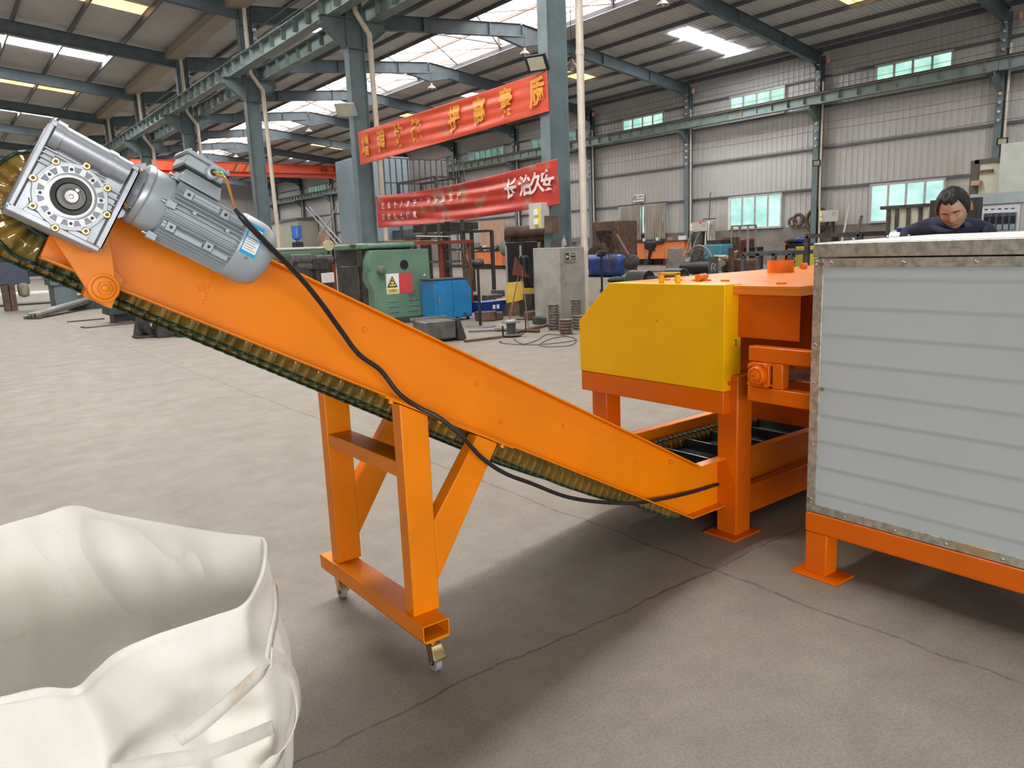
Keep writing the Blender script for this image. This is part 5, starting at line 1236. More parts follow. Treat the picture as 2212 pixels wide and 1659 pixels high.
# ------------------------------------------------------------------ spools, reel, hose, tripod
def spool(base, n, r, label, m):
    t = thing('grooved_pulley', label, 'pulley', base, group='grooved pulleys piled by the pier'); h = .052
    for i in range(n):
        b = MB(); b.lathe([(0, 0), (r, 0), (r, .012), (r*.78, .02), (r*.78, h-.012), (r, h-.008), (r, h), (0, h)], (0, 0, i*h*1.0), (0, 0, 1), 26)
        b.build('groove_ring', m, t)
M_PUL = mat('pulley_steel', (.30, .26, .24), .45, .6, var=.25, scale=9); M_PULR = mat('pulley_rust', (.26, .17, .13), .6, .2, var=.25, scale=9)
spool(at(1197, 713, z=0), 9, .115, 'tall stack of shiny grooved pulleys at the left foot of the pier', M_PUL)
spool(at(1223, 722, z=0), 5, .125, 'short stack of rusty grooved pulleys in front of the pier', M_PULR)
spool(at(1250, 712, z=0), 5, .12, 'low pulley stack half hidden by the yellow guard', M_PUL)
spool(at(1250, 700, z=0)+Vector((.05, .12, 0)), 9, .11, 'tall stack of pulleys against the right side of the pier', M_PUL)
rl = thing('cable_reel', 'grey plastic cable reel with a tubular handle on the floor', 'cable reel', at(1105, 727, z=0))
b = MB(); b.lathe([(0, .02), (.17, .02), (.175, .035), (.10, .05), (.08, .06), (.08, .22), (.10, .235), (.165, .245), (.165, .26), (.06, .262), (.06, .28), (0, .28)], (0, 0, 0), (0, 0, 1), 30); b.build('drum', mat('reel_grey', (.12, .125, .12), .5), rl)
MB().cyl((0, 0, .262), (0, 0, .285), .085, n=24).build('reel_cap', M_GREYBOX, rl)
b = MB(); b.path([(.02, -.12, .30), (.14, -.2, .30), (.2, -.16, .26), (.2, -.14, .06), (.13, -.1, .03)], .011, 8); b.path([(-.17, .02, .0), (-.17, .02, .2)], .016, 8); b.build('handle', M_BLACK, rl)
cbl = [at(1085, 738, z=.01), at(1078, 738, z=.01), at(1090, 742, z=.01), at(1150, 745, z=.01), at(1210, 740, z=.01), at(1245, 734, z=.01), at(1225, 727, z=.01), at(1190, 732, z=.01), at(1165, 745, z=.01), at(1190, 749, z=.01), at(1235, 745, z=.01), at(1240, 730, z=.01), at(1185, 722, z=.01), at(1160, 735, z=.01), at(1130, 743, z=.01), at(1110, 733, z=.01)]
tag(rel(MB().path(crom(cbl, 8), .006, 6).build('loose_cable', M_DARK), cbl[0]), 'thin grey cable looped on the floor beside the reel', 'cable')
tp = thing('tripod_stand', 'rusty rod tripod carrying a brown triangular plate and a dark jacket', 'stand', at(1128, 690, z=0))
c = at(1128, 690, z=0); top = at(1125, 570, y=c.y)-c
for q in ((1098, 703), (1141, 707), (1150, 672)):
    e = at(*q, z=0)-c; MB().path([top, e+Vector((0, 0, .012))], .012, 6).build('leg', M_BROWN, tp)
P4 = [at(1114, 555, y=c.y-.16), at(1145, 600, y=c.y-.16), at(1108, 594, y=c.y-.16)]
b = MB(); b.prism([q-c for q in P4], (0, .02, 0)); b.build('triangular_plate', mat('red_primer', (.16, .045, .03), .6, var=.1), tp)
jk = MB(); r0 = []
for j in range(12):
    v = j/11; cxp = 1130+v*13; wv = 9-1*v+6*math.sin(v*3)
    r0.append([at(cxp-wv+2*wv*i/10, 552+v*70, y=c.y-.06-.03*math.sin(i*1.4+v*4))-c for i in range(11)])
o = jk.grid(r0).build('jacket', M_BLACK, None, solid=.02, ang=180); o.location = c; tag(o, 'dark jacket hung over the tripod stand', 'jacket')
# ------------------------------------------------------------------ cardboard box, bins, planks and other things on the floor
def simple(name, label, cat, bld, m, loc, rz=0, bev=.005, group=None, parts=()):
    o = bld(MB()).build(name, m, bev=bev); o.location = loc; o.rotation_euler = (0, 0, rz); tag(o, label, cat, group)
    for pn, pb, pm in parts: pb(MB()).build(pn, pm, o, bev=bev)
    return o
simple('cardboard_box', 'open cardboard carton with raised flaps on the floor behind the reel', 'box', lambda b: b.box(-.24, .24, -.18, .18, 0, .38), M_CARD, at(1105, 679, z=0), .35, parts=(('box_flap', lambda b: b.prism([(-.24, -.18, .38), (.24, -.18, .38), (.22, -.30, .50), (-.22, -.30, .50)], (0, 0, .006)), M_CARD), ('box_flap', lambda b: b.prism([(-.24, .18, .38), (-.24, -.18, .38), (-.50, -.16, .36), (-.50, .16, .36)], (0, 0, .006)), M_CARD)))
simple('carton', 'dark brown empty carton behind the open cardboard box', 'box', lambda b: b.box(-.25, .25, -.2, .2, 0, .26), M_BROWN, at(1130, 668, z=0), .2)
simple('blue_crate', 'dark blue plastic crate with white stickers behind the fan pole', 'crate', lambda b: b.prism([(-.3, -.2, .12), (.3, -.2, .12), (.34, -.22, .36), (-.34, -.22, .36)], (0, .4, 0)), M_DBLUE, at(1047, 690, z=0)+Vector((.35, .35, 0)), .1, parts=(('sticker', lambda b: b.box(-.05, .03, -.222, -.216, .19, .28).box(.07, .15, -.222, -.216, .19, .28), M_WHITE), ('crate_stand', lambda b: b.box(-.25, .25, -.15, .15, 0, .12), M_BROWN)))
p = at(1095, 640, z=0)
yp = thing('yellow_plate', 'long curved yellow steel plate standing on edge left of the pier', 'steel plate', (10.9, 12.6, 0))
b = MB(); Pq = [at(1094, 611, y=13.2), at(1180, 603, y=12.6), at(1180, 637, y=12.6), at(1094, 655, y=13.2)]
b.prism([q-Vector((10.9, 12.6, 0)) for q in Pq], (.03, .05, 0)); b.build('plate', mat('plate_yellow', (.68, .45, .06), .45, var=.15, scale=2), yp)
MB().box(-.6, .6, .05, .5, 0, .5).build('plate_prop', M_DARK, yp)
# rusty rack with a roof frame, shelf clutter
rk = thing('pipe_frame_rack', 'red brown angle iron bench frame piled with cardboard behind the green machine', 'rack', (9.4, 16.2, 0))
ra, rb_ = at(870, 517, y=16.2), at(1012, 510, y=16.2)
for px in (950, 1012): q = at(px, 520, y=16.2); MB().box(q.x-9.4-.04, q.x-9.4+.04, -.04, .04, 0, q.z).build('post', M_RED, rk)
MB().box(ra.x-9.4, rb_.x-9.4+.1, -.1, .7, 1.66, 1.74).build('top_rail', M_RED, rk)
for px in (952, 1010): q = at(px, 520, y=17.0); MB().box(q.x-9.4-.04, q.x-9.4+.04, .72, .8, 0, 1.66).build('post', M_RED, rk)
for i in range(4): simple('board', ('long cardboard sheet', 'torn brown board', 'dark wavy board', 'white topped board')[i]+' lying flat on the angle iron bench frame', 'board', lambda b: b.obox((0, 0, 0), 1.2-.15*i, .5, .02, (.02*i, .02, .1*i)), (M_CARD, M_BROWN, M_DARK, M_WSHEET)[i], (9.5+.25*i, 16.4, 1.765+.032*i), 0, 0)
# ================================================================== along the long wall
def fbox(px0, px1, pyt, pyb, x, dep=.4, z0=None):
    """size of a box whose face stands on the plane x: returns y0, y1, z0, z1"""
    pm = (pyt+pyb)/2; a, c = at(px1, pm, x=x), at(px0, pm, x=x); zt = at((px0+px1)/2, pyt, x=x).z; zb = at((px0+px1)/2, pyb, x=x).z
    return a.y, c.y, (zb if z0 is None else z0), zt
def wbox(name, label, cat, px0, px1, pyt, pyb, x, dep, m, z0=None, bev=.01, group=None, ret=False):
    y0, y1, za, zt = fbox(px0, px1, pyt, pyb, x, dep, z0)
    o = MB().box(0, dep, 0, y1-y0, 0, zt-za).build(name, m, bev=bev); o.location = (x, y0, za); tag(o, label, cat, group); return o, y1-y0, zt-za
# orange cabinet row: three double cupboards under one worktop
XO = 36.0
for i, (a, c) in enumerate(((1339, 1394), (1394, 1435), (1435, 1478))):
    y0, y1, za, zt = fbox(a, c, 520, 561, XO); zt = 1.42; za = .38
    t = thing('orange_cupboard', 'orange double door cupboard under the curtained window, '+('at its far end', 'middle one with dark clothes over it', 'at its near end')[i], 'cupboard', (XO, y0, 0), group='orange cupboards under the curtains')
    MB().box(.02, .7, 0, y1-y0-.01, za, zt).build('carcass', M_ORC, t, bev=.01)
    for j in range(2): MB().box(0, .02, (y1-y0)*j/2+.015, (y1-y0)*(j+1)/2-.02, za+.02, zt-.02).build('door', M_ORC, t, bev=.004)
    MB().box(-.02, 0, (y1-y0)/2-.06, (y1-y0)/2+.06, .85, .95).build('latch', M_DARK, t)
    for y in (.05, y1-y0-.08):
        for xx in (.05, .6): MB().box(xx, xx+.07, y, y+.06, 0, za).build('leg', M_IRON, t)
y0, y1, _, _ = fbox(1336, 1481, 515, 520, XO)
o = MB().box(0, .82, 0, y1-y0, 0, .05).build('worktop', M_BROWN); o.location = (XO-.06, y0, 1.42); tag(o, 'long rusty steel worktop over the orange cupboards', 'worktop')
q = at(1420, 508, x=XO)
rows = []
for j in range(10):
    v = j/9; rows.append([Vector((-.10-.03*math.sin(i+v*3), (i/8-.5)*(1.5 if v < .35 else .35)+(.45*v if v > .35 else .0), .06-v*1.35*(1 if i > 3 else .35))) for i in range(9)])
o = MB().grid(rows).build('dark_coat', M_BLACK, solid=.05, ang=180); o.location = (XO, at(1415, 540, x=XO).y, 1.44); tag(o, 'dark coat hung over the front of the orange cupboards', 'coat')
for i, (px, m, s_) in enumerate(((1325, M_WHITE, .16), (1352, M_CARD, .12), (1368, M_WHITE, .14), (1391, M_WHITE, .09), (1448, M_CARD, .2), (1475, M_WHITE, .25), (1420, M_WHITE, .10))):
    o = MB().box(-s_/2, s_/2, -s_, s_, 0, s_*(2.2 if i in (3, 6) else 1)).build('bottle' if i in (3, 6) else 'small_box', m, bev=.02); o.location = (XO+.3, at(px, 515, x=XO+.3).y, 1.47)
    tag(o, ('white tin at the far end of the orange cupboard worktop', 'brown packet beside the white tin on the worktop', 'small white carton left of centre on the worktop', 'slim white bottle left of the dark coat', 'brown parcel right of the dark coat', 'white carton at the near end of the worktop', 'slim white bottle above the dark coat')[i], 'bottle' if i in (3, 6) else 'box')
# curtains
M_CUR = mat('dirty_curtain', (.40, .37, .31), .85, var=.14, scale=1.2, wear=((.30, .2, .14), .9, .6), stretch=(1, 1.6, .5))
for i, (a, c) in enumerate(((1340, 1384), (1391, 1437))):
    y0, y1, za, zt = fbox(a, c, 446, 512, 36.6); zt = 3.80; n = 60; L_ = y1-y0
    rows = [[Vector((-.07*math.sin(k*.95+.4*math.sin(k*.3))*(.5+.5*v)-.02*math.sin(v*9+k), L_*k/n+.02*math.sin(v*5+k*.2), (1.52-3.80)*v)) for k in range(n+1)] for v in [j/14 for j in range(15)]]
    o = MB().grid(rows).build('curtain', M_CUR, solid=.01, ang=180); o.location = (36.62, y0, 3.80); tag(o, 'stained grey curtain on the %s half of the window over the orange cupboards' % ('far', 'near')[i], 'curtain', 'curtains over the orange cupboards')
y0, y1, _, _ = fbox(1336, 1440, 440, 450, 36.6); o = MB().cyl((0, 0, 0), (0, y1-y0, 0), .03, n=8).build('curtain_rod', M_DARK); o.location = (36.62, y0, 3.82); tag(o, 'dark rod carrying the two stained curtains', 'rod')
# wall notice
y0, y1, za, zt = fbox(1367, 1391, 420, 436, 36.85)
t = thing('wall_notice', 'white notice board with black and red writing on the wall above the curtains', 'sign', (36.85, y0, za))
Lw, Lh = y1-y0, zt-za
MB().box(0, .03, 0, Lw, 0, Lh).build('board', M_WHITE, t)
text('lettering', '上班时间', Lh*.24, M_BLACK, (-.006, Lw*.32, Lh*.68), (0, -1, 0), (0, 0, 1), t, .004); text('lettering', '禁止使用手机', Lh*.22, mat('sign_red', (.5, .04, .03), .5), (-.006, Lw*.34, Lh*.32), (0, -1, 0), (0, 0, 1), t, .004)
b = MB(); b.path([(-.006, Lw*.82+.13*Lw*math.cos(a), Lh*.55+.3*Lh*math.sin(a)) for a in [2*PI*i/16 for i in range(16)]], .02, 5, closed=True); b.bar((-.006, Lw*.9, Lh*.4), (-.006, Lw*.74, Lh*.72), .02, .03); b.build('prohibition_icon', M_DARK, t)
# white upright strip beside the window frame
struct(MB().box(36.78, 36.86, at(1577, 480, x=36.8).y, at(1573, 480, x=36.8).y, 1.95, 3.7).build('trim_20', M_WHITE))
# switch boxes with yellow backplates
for i, (a, c, t_, b_) in enumerate(((1490, 1528, 480, 500), (1770, 1811, 454, 479))):
    y0, y1, za, zt = fbox(a, c, t_, b_, 36.2); t = thing('wall_switch_box', 'grey electric box with yellow plate on a long wall column, '+('above the hand truck', 'beside the ring castings')[i], 'switch box', (36.2, y0, za)); L_, H_ = y1-y0, zt-za
    MB().box(0, .25, 0, L_*.82, .0, H_).build('enclosure', M_GREYBOX, t, bev=.01); MB().box(0, .24, L_*.82, L_, 0, H_).build('backplate', M_SIGNY, t); 
    for z in (.12, .5): MB().box(-.04, 0, L_*.84, L_*.97, H_*z, H_*(z+.3)).build('socket', M_WHITE, t, bev=.01)
    b = MB(); b.box(-.006, 0, L_*.16, L_*.3, H_*.5, H_*.54); b.box(-.006, 0, L_*.16, L_*.3, H_*.74, H_*.78); b.box(-.006, 0, L_*.16, L_*.18, H_*.5, H_*.78); b.box(-.006, 0, L_*.28, L_*.3, H_*.5, H_*.78); b.build('warning_mark', mat('mark_red', (.7, .15, .1), .5), t)
    MB().box(.05, .2, L_*.3, L_*.4, -za, 0).build('stand_post', M_DARK, t)
# hung clothes on a hook rail
q = at(1532, 473, x=36.5); t = thing('coat_rail', 'rusty hook rail hanging on the wall left of the lit window', 'rail', (36.5, q.y, q.z)); MB().cyl((0, -.45, 0), (0, .45, 0), .03, n=8).build('hook_bar', M_BROWN, t); MB().cyl((0, 0, 0), (.1, 0, 1.5), .025, n=8).build('hanger_rod', M_BROWN, t)
for i, (px, m, wv, lab) in enumerate(((1519, mat('helmet_red', (.65, .03, .04), .4), .13, 0), (1523, M_DBLUE, .28, 1), (1532, M_WSHEET, .25, 2), (1541, M_CONC, .3, 3))):
    q = at(px, 478, x=36.4)
    if i == 0: o = MB().sphere((0, 0, 0), .17, 14, 10, sz=.8).build('safety_helmet', m); o.location = (36.35, q.y+.05, q.z-.1); tag(o, 'red safety helmet hanging on the hook rail', 'helmet')
    else:
        rows = [[Vector((-.04*math.sin(k*1.3+i), (k/10-.5)*wv*(1+.9*v), -1.35*v*(1 if i != 2 else 1.05))) for k in range(11)] for v in [j/8 for j in range(9)]]
        o = MB().grid(rows).build('hanging_cloth', (M_BLACK if i == 1 else m), solid=.03, ang=180); o.location = (36.35-.02*i, q.y, q.z); tag(o, ('', 'dark navy garment hanging on the hook rail', 'white garment hanging on the hook rail', 'grey overall hanging at the near end of the hook rail')[i], 'garment')
# rings on the sill, leaning rods
for i, (px, py, r, rt) in enumerate(((1762, 480, .58, .10), (1722, 486, .27, .09), (1709, 488, .20, .07))):
    q = at(px, py, x=36.6); b = MB(); n = 28
    b.path([(0, r*math.cos(2*PI*k/n), r*math.sin(2*PI*k/n)) for k in range(n)], rt, 8, closed=True)
    o = b.build('cast_ring', M_BROWN); o.location = (36.72, q.y, 2.2 if i == 0 else 1.92+r+rt); tag(o, ('largest rusty ring on the wall ledge beside the column', 'middle sized thick ring on the wall ledge', 'smallest ring on the wall ledge near the window')[i], 'ring', 'cast rings on the wall ledge')
for i, (a, c, m) in enumerate((((1836, 440), (1818, 525), M_PALE), ((1861, 467), (1848, 520), M_BROWN))):
    q0, q1 = at(*a, x=36.6), at(*c, x=35.6); o = rel(MB().cyl(q1, q0, .05 if i == 0 else .07, n=8).cyl((q1.x, q1.y, 0), q1, .04, n=8).build('leaning_bar', m), (q1.x, q1.y, 0)); tag(o, ('long pale steel bar leaning on the wall', 'shorter rusty bar leaning on the wall')[i], 'bar')
# hand truck, tyre rim, black cylinder, blue bin
c0 = at(1478, 592, x=24.5); ht = thing('hand_truck', 'upright grey steel hand truck with two bent handles behind the machine', 'hand truck', (c0.x, c0.y, 0))
def R_(px, py, x): q = at(px, py, x=x); return Vector((q.x-c0.x, q.y-c0.y, q.z))
b = MB(); b.path(crom([R_(1497, 500, 26.2), R_(1490, 513, 26), R_(1486, 530, 25.7), R_(1481, 547, 25.3), R_(1466, 598, 24.5)], 4), .035, 8); b.path(crom([R_(1514, 499, 26.2), R_(1505, 515, 26), R_(1499, 532, 25.7), R_(1494, 549, 25.3), R_(1478, 598, 24.5)], 4), .035, 8)
b.bar(R_(1481, 547, 25.3), R_(1495, 548, 25.3), .05, .05); b.build('frame', M_IRON, ht)
b = MB(); b.prism([R_(1480, 549, 25.3), R_(1494, 550, 25.3), R_(1478, 596, 24.5), R_(1464, 596, 24.5)], (.04, 0, 0)); b.build('back_plate', M_CONC, ht)
b = MB(); b.path(crom([R_(1495, 550, 25.3), R_(1525, 560, 25.3), R_(1542, 568, 25.3)], 4), .03, 6); b.build('side_bar', M_IRON, ht)
q = at(1510, 582, x=25.2); t = thing('wheel_rim', 'large spoked steel wheel lying against the hand truck', 'wheel', (25.2, q.y, .62)); b = MB(); b.path([(0, .62*math.cos(2*PI*k/36), .62*math.sin(2*PI*k/36)) for k in range(36)], .045, 8, closed=True); b.path([(0, .5*math.cos(2*PI*k/36), .5*math.sin(2*PI*k/36)) for k in range(36)], .025, 6, closed=True); b.build('rim', M_CONC, t)
for k in range(10): MB().bar((0, 0, 0), (0, .5*math.cos(2*PI*k/10), .5*math.sin(2*PI*k/10)), .03, .05).build('spoke', M_IRON, t)
q = at(1528, 580, x=23.5); y0, y1, za, zt = fbox(1489, 1540, 568, 592, 23.5); t = thing('black_roller', 'black tubular roller with a grey end plate marked in white chalk', 'roller', (23.5, y0, 0))
MB().cyl((0, 0, .42), (0, y1-y0+.3, .42), .24, n=28).build('roller_body', M_BLACK, t); MB().box(-.3, .3, -.03, 0, .0, .85).build('end_plate', M_IRON, t, bev=.02)
b = MB(); b.path([(-.15, -.04, .35), (-.1, -.04, .6), (.1, -.04, .55), (-.02, -.04, .4), (.1, -.04, .33)], .015, 5); b.build('chalk_mark', M_WHITE, t)
o, _, _ = wbox('blue_bin', 'sky blue open drum bin full of scraps by the wall', 'bin', 1519, 1558, 529, 565, 29.5, .9, mat('sky_blue', (.08, .36, .52), .5, var=.15, scale=2, wear=((.03, .15, .2), 1.5, .6)), z0=0, bev=.03)
MB().box(.1, .8, .1, .9, 1.25, 1.42).build('scrap_fill', M_DARK, o)
# dark ribbed insulating rolls
for i, (a, c, py) in enumerate(((1345, 1412, 597), (1438, 1480, 594))):
    q0 = at(c, py, x=16.5 if i == 0 else 17.5); q1 = at(a, py, x=16.5 if i == 0 else 17.5); L_ = q1.y-q0.y; zc = .42
    t = thing('finned_roller', 'dark screw roller with pale fin edges lying behind the yellow guard, '+('left of its handle', 'right of its handle')[i], 'roller', (q0.x, q0.y, 0), group='finned rollers behind the yellow guard')
    MB().cyl((0, 0, zc), (0, L_, zc), .11, n=20).build('roller_shaft', M_IRON, t); n = 15 if i == 0 else 13
    for k in range(n):
        y = L_*(.16+.6*k/n) if i == 0 else L_*(.1+.85*k/n)
        b = MB(); b.lathe([(.1, -.012), (.27, -.008), (.275, 0), (.27, .008), (.1, .012)], (0, y, zc), (0, 1, 0), 24); b.build('fin', M_BLACK, t)
        MB().path([(.273*math.cos(2*PI*j/24), y-.012, zc+.273*math.sin(2*PI*j/24)) for j in range(24)], .006, 4, closed=True).build('fin_edge', M_PALE, t)
    for y in (.1*L_, .92*L_): MB().box(-.15, .15, y-.05, y+.05, 0, zc-.05).build('trestle', M_BROWN, t)
# welding machine and steel frames
o, L_, H_ = wbox('welding_machine', 'black and yellow welding machine standing beside the steel bench frame', 'welding machine', 1696, 1733, 527, 566, 21.5, .9, M_BLACK, z0=.25)
MB().box(-.02, .85, -.03, .38*L_, .1, H_-.08).build('side_case', M_SIGNY, o, bev=.02); MB().box(.0, .9, L_-.05, L_+.03, .0, H_).build('side_strip', M_OR, o)
b = MB(); b.path([(-.01, L_*.62+.16*math.cos(a), H_*.45+.16*math.sin(a)) for a in [2*PI*i/20 for i in range(20)]], .02, 5, closed=True); b.build('round_emblem', M_GREYBOX, o); MB().box(-.01, 0, L_*.45, L_*.85, H_*.82, H_*.86).build('caption_line', M_GREYBOX, o)
for y in (.1, L_-.1): MB().cyl((.1, y-.06, -.13), (.1, y+.06, -.13), .12, n=14).build('wheel', M_BLACK, o)
for i, (px, py, w_, m) in enumerate(((1712, 520, .5, M_DARK), (1727, 519, .3, M_DBLUE))):
    o = MB().sphere((0, 0, 0), .5, 12, 8, sx=w_, sy=w_, sz=.22).build('rag', m); q = at(px, py, x=21.8); o.location = (21.8, q.y, H_+.25+.09); tag(o, ('black rag bundle on top of the welding machine', 'blue rag on top of the welding machine')[i], 'rag')
# black signboard and boxes on a shelf over the welding machine
# bench frames of square tube
def tubeframe(name, label, px0, px1, pyt, x, dep, z0s, m, n=2):
    y0, y1, _, zt = fbox(px0, px1, pyt, pyt+10, x); t = thing(name, label, 'steel frame', (x, y0, 0)); L_ = y1-y0
    for z in [zt]+list(z0s):
        for xx in (0, dep): MB().bar((xx, 0, z), (xx, L_, z), .08, .08).build('long_rail', m, t)
    for y in [L_*k/n for k in range(n+1)]:
        for xx in (0, dep): MB().box(xx-.04, xx+.04, y-.04, y+.04, 0, zt).build('leg', m, t)
        MB().bar((0, y, zt), (dep, y, zt), .08, .08).build('cross_rail', m, t)
    return t
tubeframe('tube_frame', 'grey square tube bench frame on the floor behind the ring spout', 1606, 1708, 548, 14.5, 1.2, (.55,), M_IRON, 3)
tubeframe('tube_frame', 'dark tall tube frame just beyond the corner of the drying box', 1744, 1858, 508, 13.0, 1.0, (), M_DARK, 1)
o, _, _ = wbox('oil_drum', 'dark red oil drum standing by the wall behind the brown frame', 'drum', 1586, 1612, 515, 566, 31.5, .8, mat('drum_red', (.16, .025, .03), .5, var=.2), z0=0, bev=.1)
o, _, _ = wbox('steel_sheet', 'brown steel sheets leaning in front of the dark red drum', 'steel sheet', 1560, 1590, 513, 572, 30.5, .25, M_BROWN, z0=0)
o, _, _ = wbox('coal_bucket', 'black tub standing right of the dark red drum', 'tub', 1606, 1630, 534, 556, 31, .7, M_BLACK, z0=0)
t = tubeframe('low_stand', 'wooden backed stand frame before the lit window', 1581, 1616, 488, 30.5, .6, (), M_CONC, 1)
o, _, _ = wbox('leaning_sheet', 'empty dark sheet leaning on the rough wall behind the welding machine', 'sheet', 1657, 1700, 523, 545, 36.5, .06, M_KNEE, z0=0); 
o, _, _ = wbox('steel_post', 'rusty steel post standing right of the sky blue bin', 'post', 1573, 1579, 535, 588, 26, .2, M_BROWN, z0=0)
for i, (px, py, s_) in enumerate(((1562, 555, .3), (1570, 561, .25), (1556, 568, .28), (1584, 552, .22))):
    o = MB().obox((0, 0, 0), s_*1.6, s_*2, .08, (.3*i, .25, i)).build('paper_scrap', M_WSHEET if i % 2 == 0 else M_CARD); q = at(px, py, x=28); o.location = (28, q.y, max(.18, q.z)); tag(o, ('crumpled white sheet on the heap beside the sky blue bin', 'brown board piece on the heap beside the bin', 'lower white sheet on the heap beside the bin', 'small brown piece at the top of the heap')[i], 'scrap')
o, _, _ = wbox('scrap_heap', 'low heap of brown scrap between the blue bin and the drum', 'heap', 1556, 1612, 560, 578, 28.2, 1.0, M_BROWN, z0=0, bev=.1)
# dark hopper machine and blue sacks behind the caged fan
y0, y1, za, zt = fbox(1276, 1334, 475, 560, 27.0); t = thing('hopper_machine', 'dark brown machine with a square black hopper mouth behind the caged fan', 'machine', (27, y0, 0)); L_ = y1-y0
MB().box(.1, 1.4, 0, L_, 0, 2.55).build('machine_body', M_BROWN, t, bev=.03); b = MB(); b.prism([(-.35, .25*L_, 2.1), (-.35, .62*L_, 2.1), (-.05, .55*L_, 1.35), (-.05, .32*L_, 1.35)], (.4, 0, 0)); b.build('hopper', M_DARK, t); MB().box(-.36, -.34, .30*L_, .58*L_, 1.75, 2.05).build('hopper_mouth', M_BLACK, t)
for y in (.2, .8): MB().cyl((-.2, L_*y, .9), (.1, L_*y, .9), .42, n=24).build('flywheel', M_DARK, t)
o = MB().box(0, .8, 0, 2.2, 0, 1.0).build('blue_tarpaulin', mat('tarp_blue', (.03, .08, .32), .4, var=.3, scale=3), bev=.25); o.location = (24, at(1330, 560, x=24).y, 0); tag(o, 'crumpled blue tarpaulin bundle behind the caged fan', 'tarpaulin')
o, _, _ = wbox('red_bin', 'small bright red plastic bin in front of the orange cupboards', 'bin', 1340, 1354, 552, 566, 30, .4, mat('bin_red', (.7, .04, .04), .4), z0=0, bev=.03)
o = MB().lathe([(0, 0), (.13, 0), (.15, .3), (.155, .31), (.12, .31), (.11, .02)], (0, 0, 0), (0, 0, 1), 24).build('paint_bucket', M_WHITE); o.location = at(1306, 640, z=0)+Vector((.3, .3, 0)); tag(o, 'white paint bucket with blue and yellow print behind the fan pole', 'bucket')
MB().lathe([(.146, .10), (.150, .18)], (0, 0, 0), (0, 0, 1), 24).build('print_band', M_BLUE, o); MB().lathe([(.143, .05), (.146, .09)], (0, 0, 0), (0, 0, 1), 24).build('print_band', M_SIGNY, o)
o = MB().lathe([(0, 0), (.07, 0), (.07, .2), (.045, .26), (0, .27)], (0, 0, 0), (0, 0, 1), 16).build('red_canister', M_RED); o.location = at(1316, 640, z=0)+Vector((.3, .1, 0)); tag(o, 'small dark red canister beside the paint bucket', 'canister')
# steel plates and chute left on the floor
for i, (px, py, ln, wd_, rz) in enumerate(((1425, 585, 3.2, .8, 1.3), (1440, 572, 1.0, .3, 1.2))):
    o = MB().box(-ln/2, ln/2, -wd_/2, wd_/2, 0, .02).build('floor_plate', M_DARK); q = at(px, py+2, z=0); o.location = q; o.rotation_euler = (0, 0, rz); tag(o, ('long thin dark plate lying on the floor before the orange cupboards', 'small offcut plate beyond the long plate')[i], 'steel plate')
o = MB().prism([(0, 0, 0), (0, 1.0, 0), (0, .8, 1.1), (0, .1, 1.1)], (.3, 0, 0)).build('concrete_block', M_CONC, bev=.02); o.location = (30, at(1470, 570, x=30).y, 0); tag(o, 'rough tapered concrete block at the near end of the orange cupboards', 'block')
# pole sloping across the orange cupboards (auger with disc foot)
q0, q1 = at(1333, 508, x=22.5), at(1365, 563, x=21.0); o = rel(MB().cyl(q0, q1, .05, n=10).build('auger_pole', M_BROWN), q1); tag(o, 'slanting tube ending in a grey disc before the orange cupboards', 'tube'); b = MB(); b.lathe([(0, 0), (.25, .05), (.32, .12), (.3, .14), (.05, .3)], tuple(Vector((0, 0, -.1))), (q0-q1), 20); b.build('disc_foot', M_IRON, o)
for i in range(4): 
    o = MB().sphere((0, 0, 0), .3, 12, 8, sz=.45, sx=1.2).build('iron_lump', M_DARK); q = at(1330+14*i, 571+2*(i % 2), z=0); q = at(1330+14*i, 566, x=20.5); o.location = (20.5+.3*i, q.y, .13); tag(o, ('dark iron casting on the floor, farthest of four', 'dark iron casting next to the slanting tube foot', 'rounded dark casting beyond the tube foot', 'dark flat casting nearest the orange cupboards')[i], 'casting', 'dark castings near the slanting tube')

# ------------------------------------------------------------------ left aisle of the middle distance: pipes, tower, racks
M_TOWER = mat('pale_blue_tank', (.36, .47, .55), .45, var=.06, scale=1)
xT, yT = 20.0, 33.9
tw = thing('dust_tower', 'tall pale blue sheet metal tower with a railed platform behind the banners', 'tower', (xT, yT, 0))
def tw_(px, py, x=None, y=None): q = at(px, py, x=x, y=y); return (q.x-xT, q.y-yT, q.z)
a = tw_(812, 345, y=yT+.0); c = tw_(885, 340, y=yT+.0)
b = MB(); b.box(-2.6, 0.0, 0, 3.0, 1.9, 6.1); b.build('tower_shell', M_TOWER, tw, bev=.03)
e = tw_(962, 340, x=xT+.02)
MB().box(.02, 2.3, .05, 3.0, 3.2, 5.95).build('tower_side', mat('grey_brown_shell', (.25, .24, .24), .5, var=.1, scale=1), tw, bev=.02)
b = MB(); z0, z1 = 4.15, 5.9
b.box(-2.0, 2.6, -1.0, 0, z0-.12, z0); b.build('platform', M_DARK, tw)
for i in range(15):
    x = -2.0+4.6*i/14; MB().bar((x, -1.0, z0), (x, -1.0, z1), .05, .05).build('railing_post', M_IRON, tw)
b = MB(); 
for z in (z0+.6, z1): b.bar((-2, -1, z), (2.6, -1, z), .05, .05)
b.build('railing_bar', M_IRON, tw)
for x in (-.9, 1.5): MB().prism([(x, -1.0, z0-.12), (x, 0, z0-.12), (x, 0, z0-.95)], (.08, 0, 0)).build('platform_bracket', M_DARK, tw)
for x, y in ((-2.5, .2), (2.2, .2), (-2.5, 2.8), (2.2, 2.8)): MB().box(x-.1, x+.1, y-.1, y+.1, 0, 3.3 if x > 0 else 1.95).build('leg', M_DARK, tw)
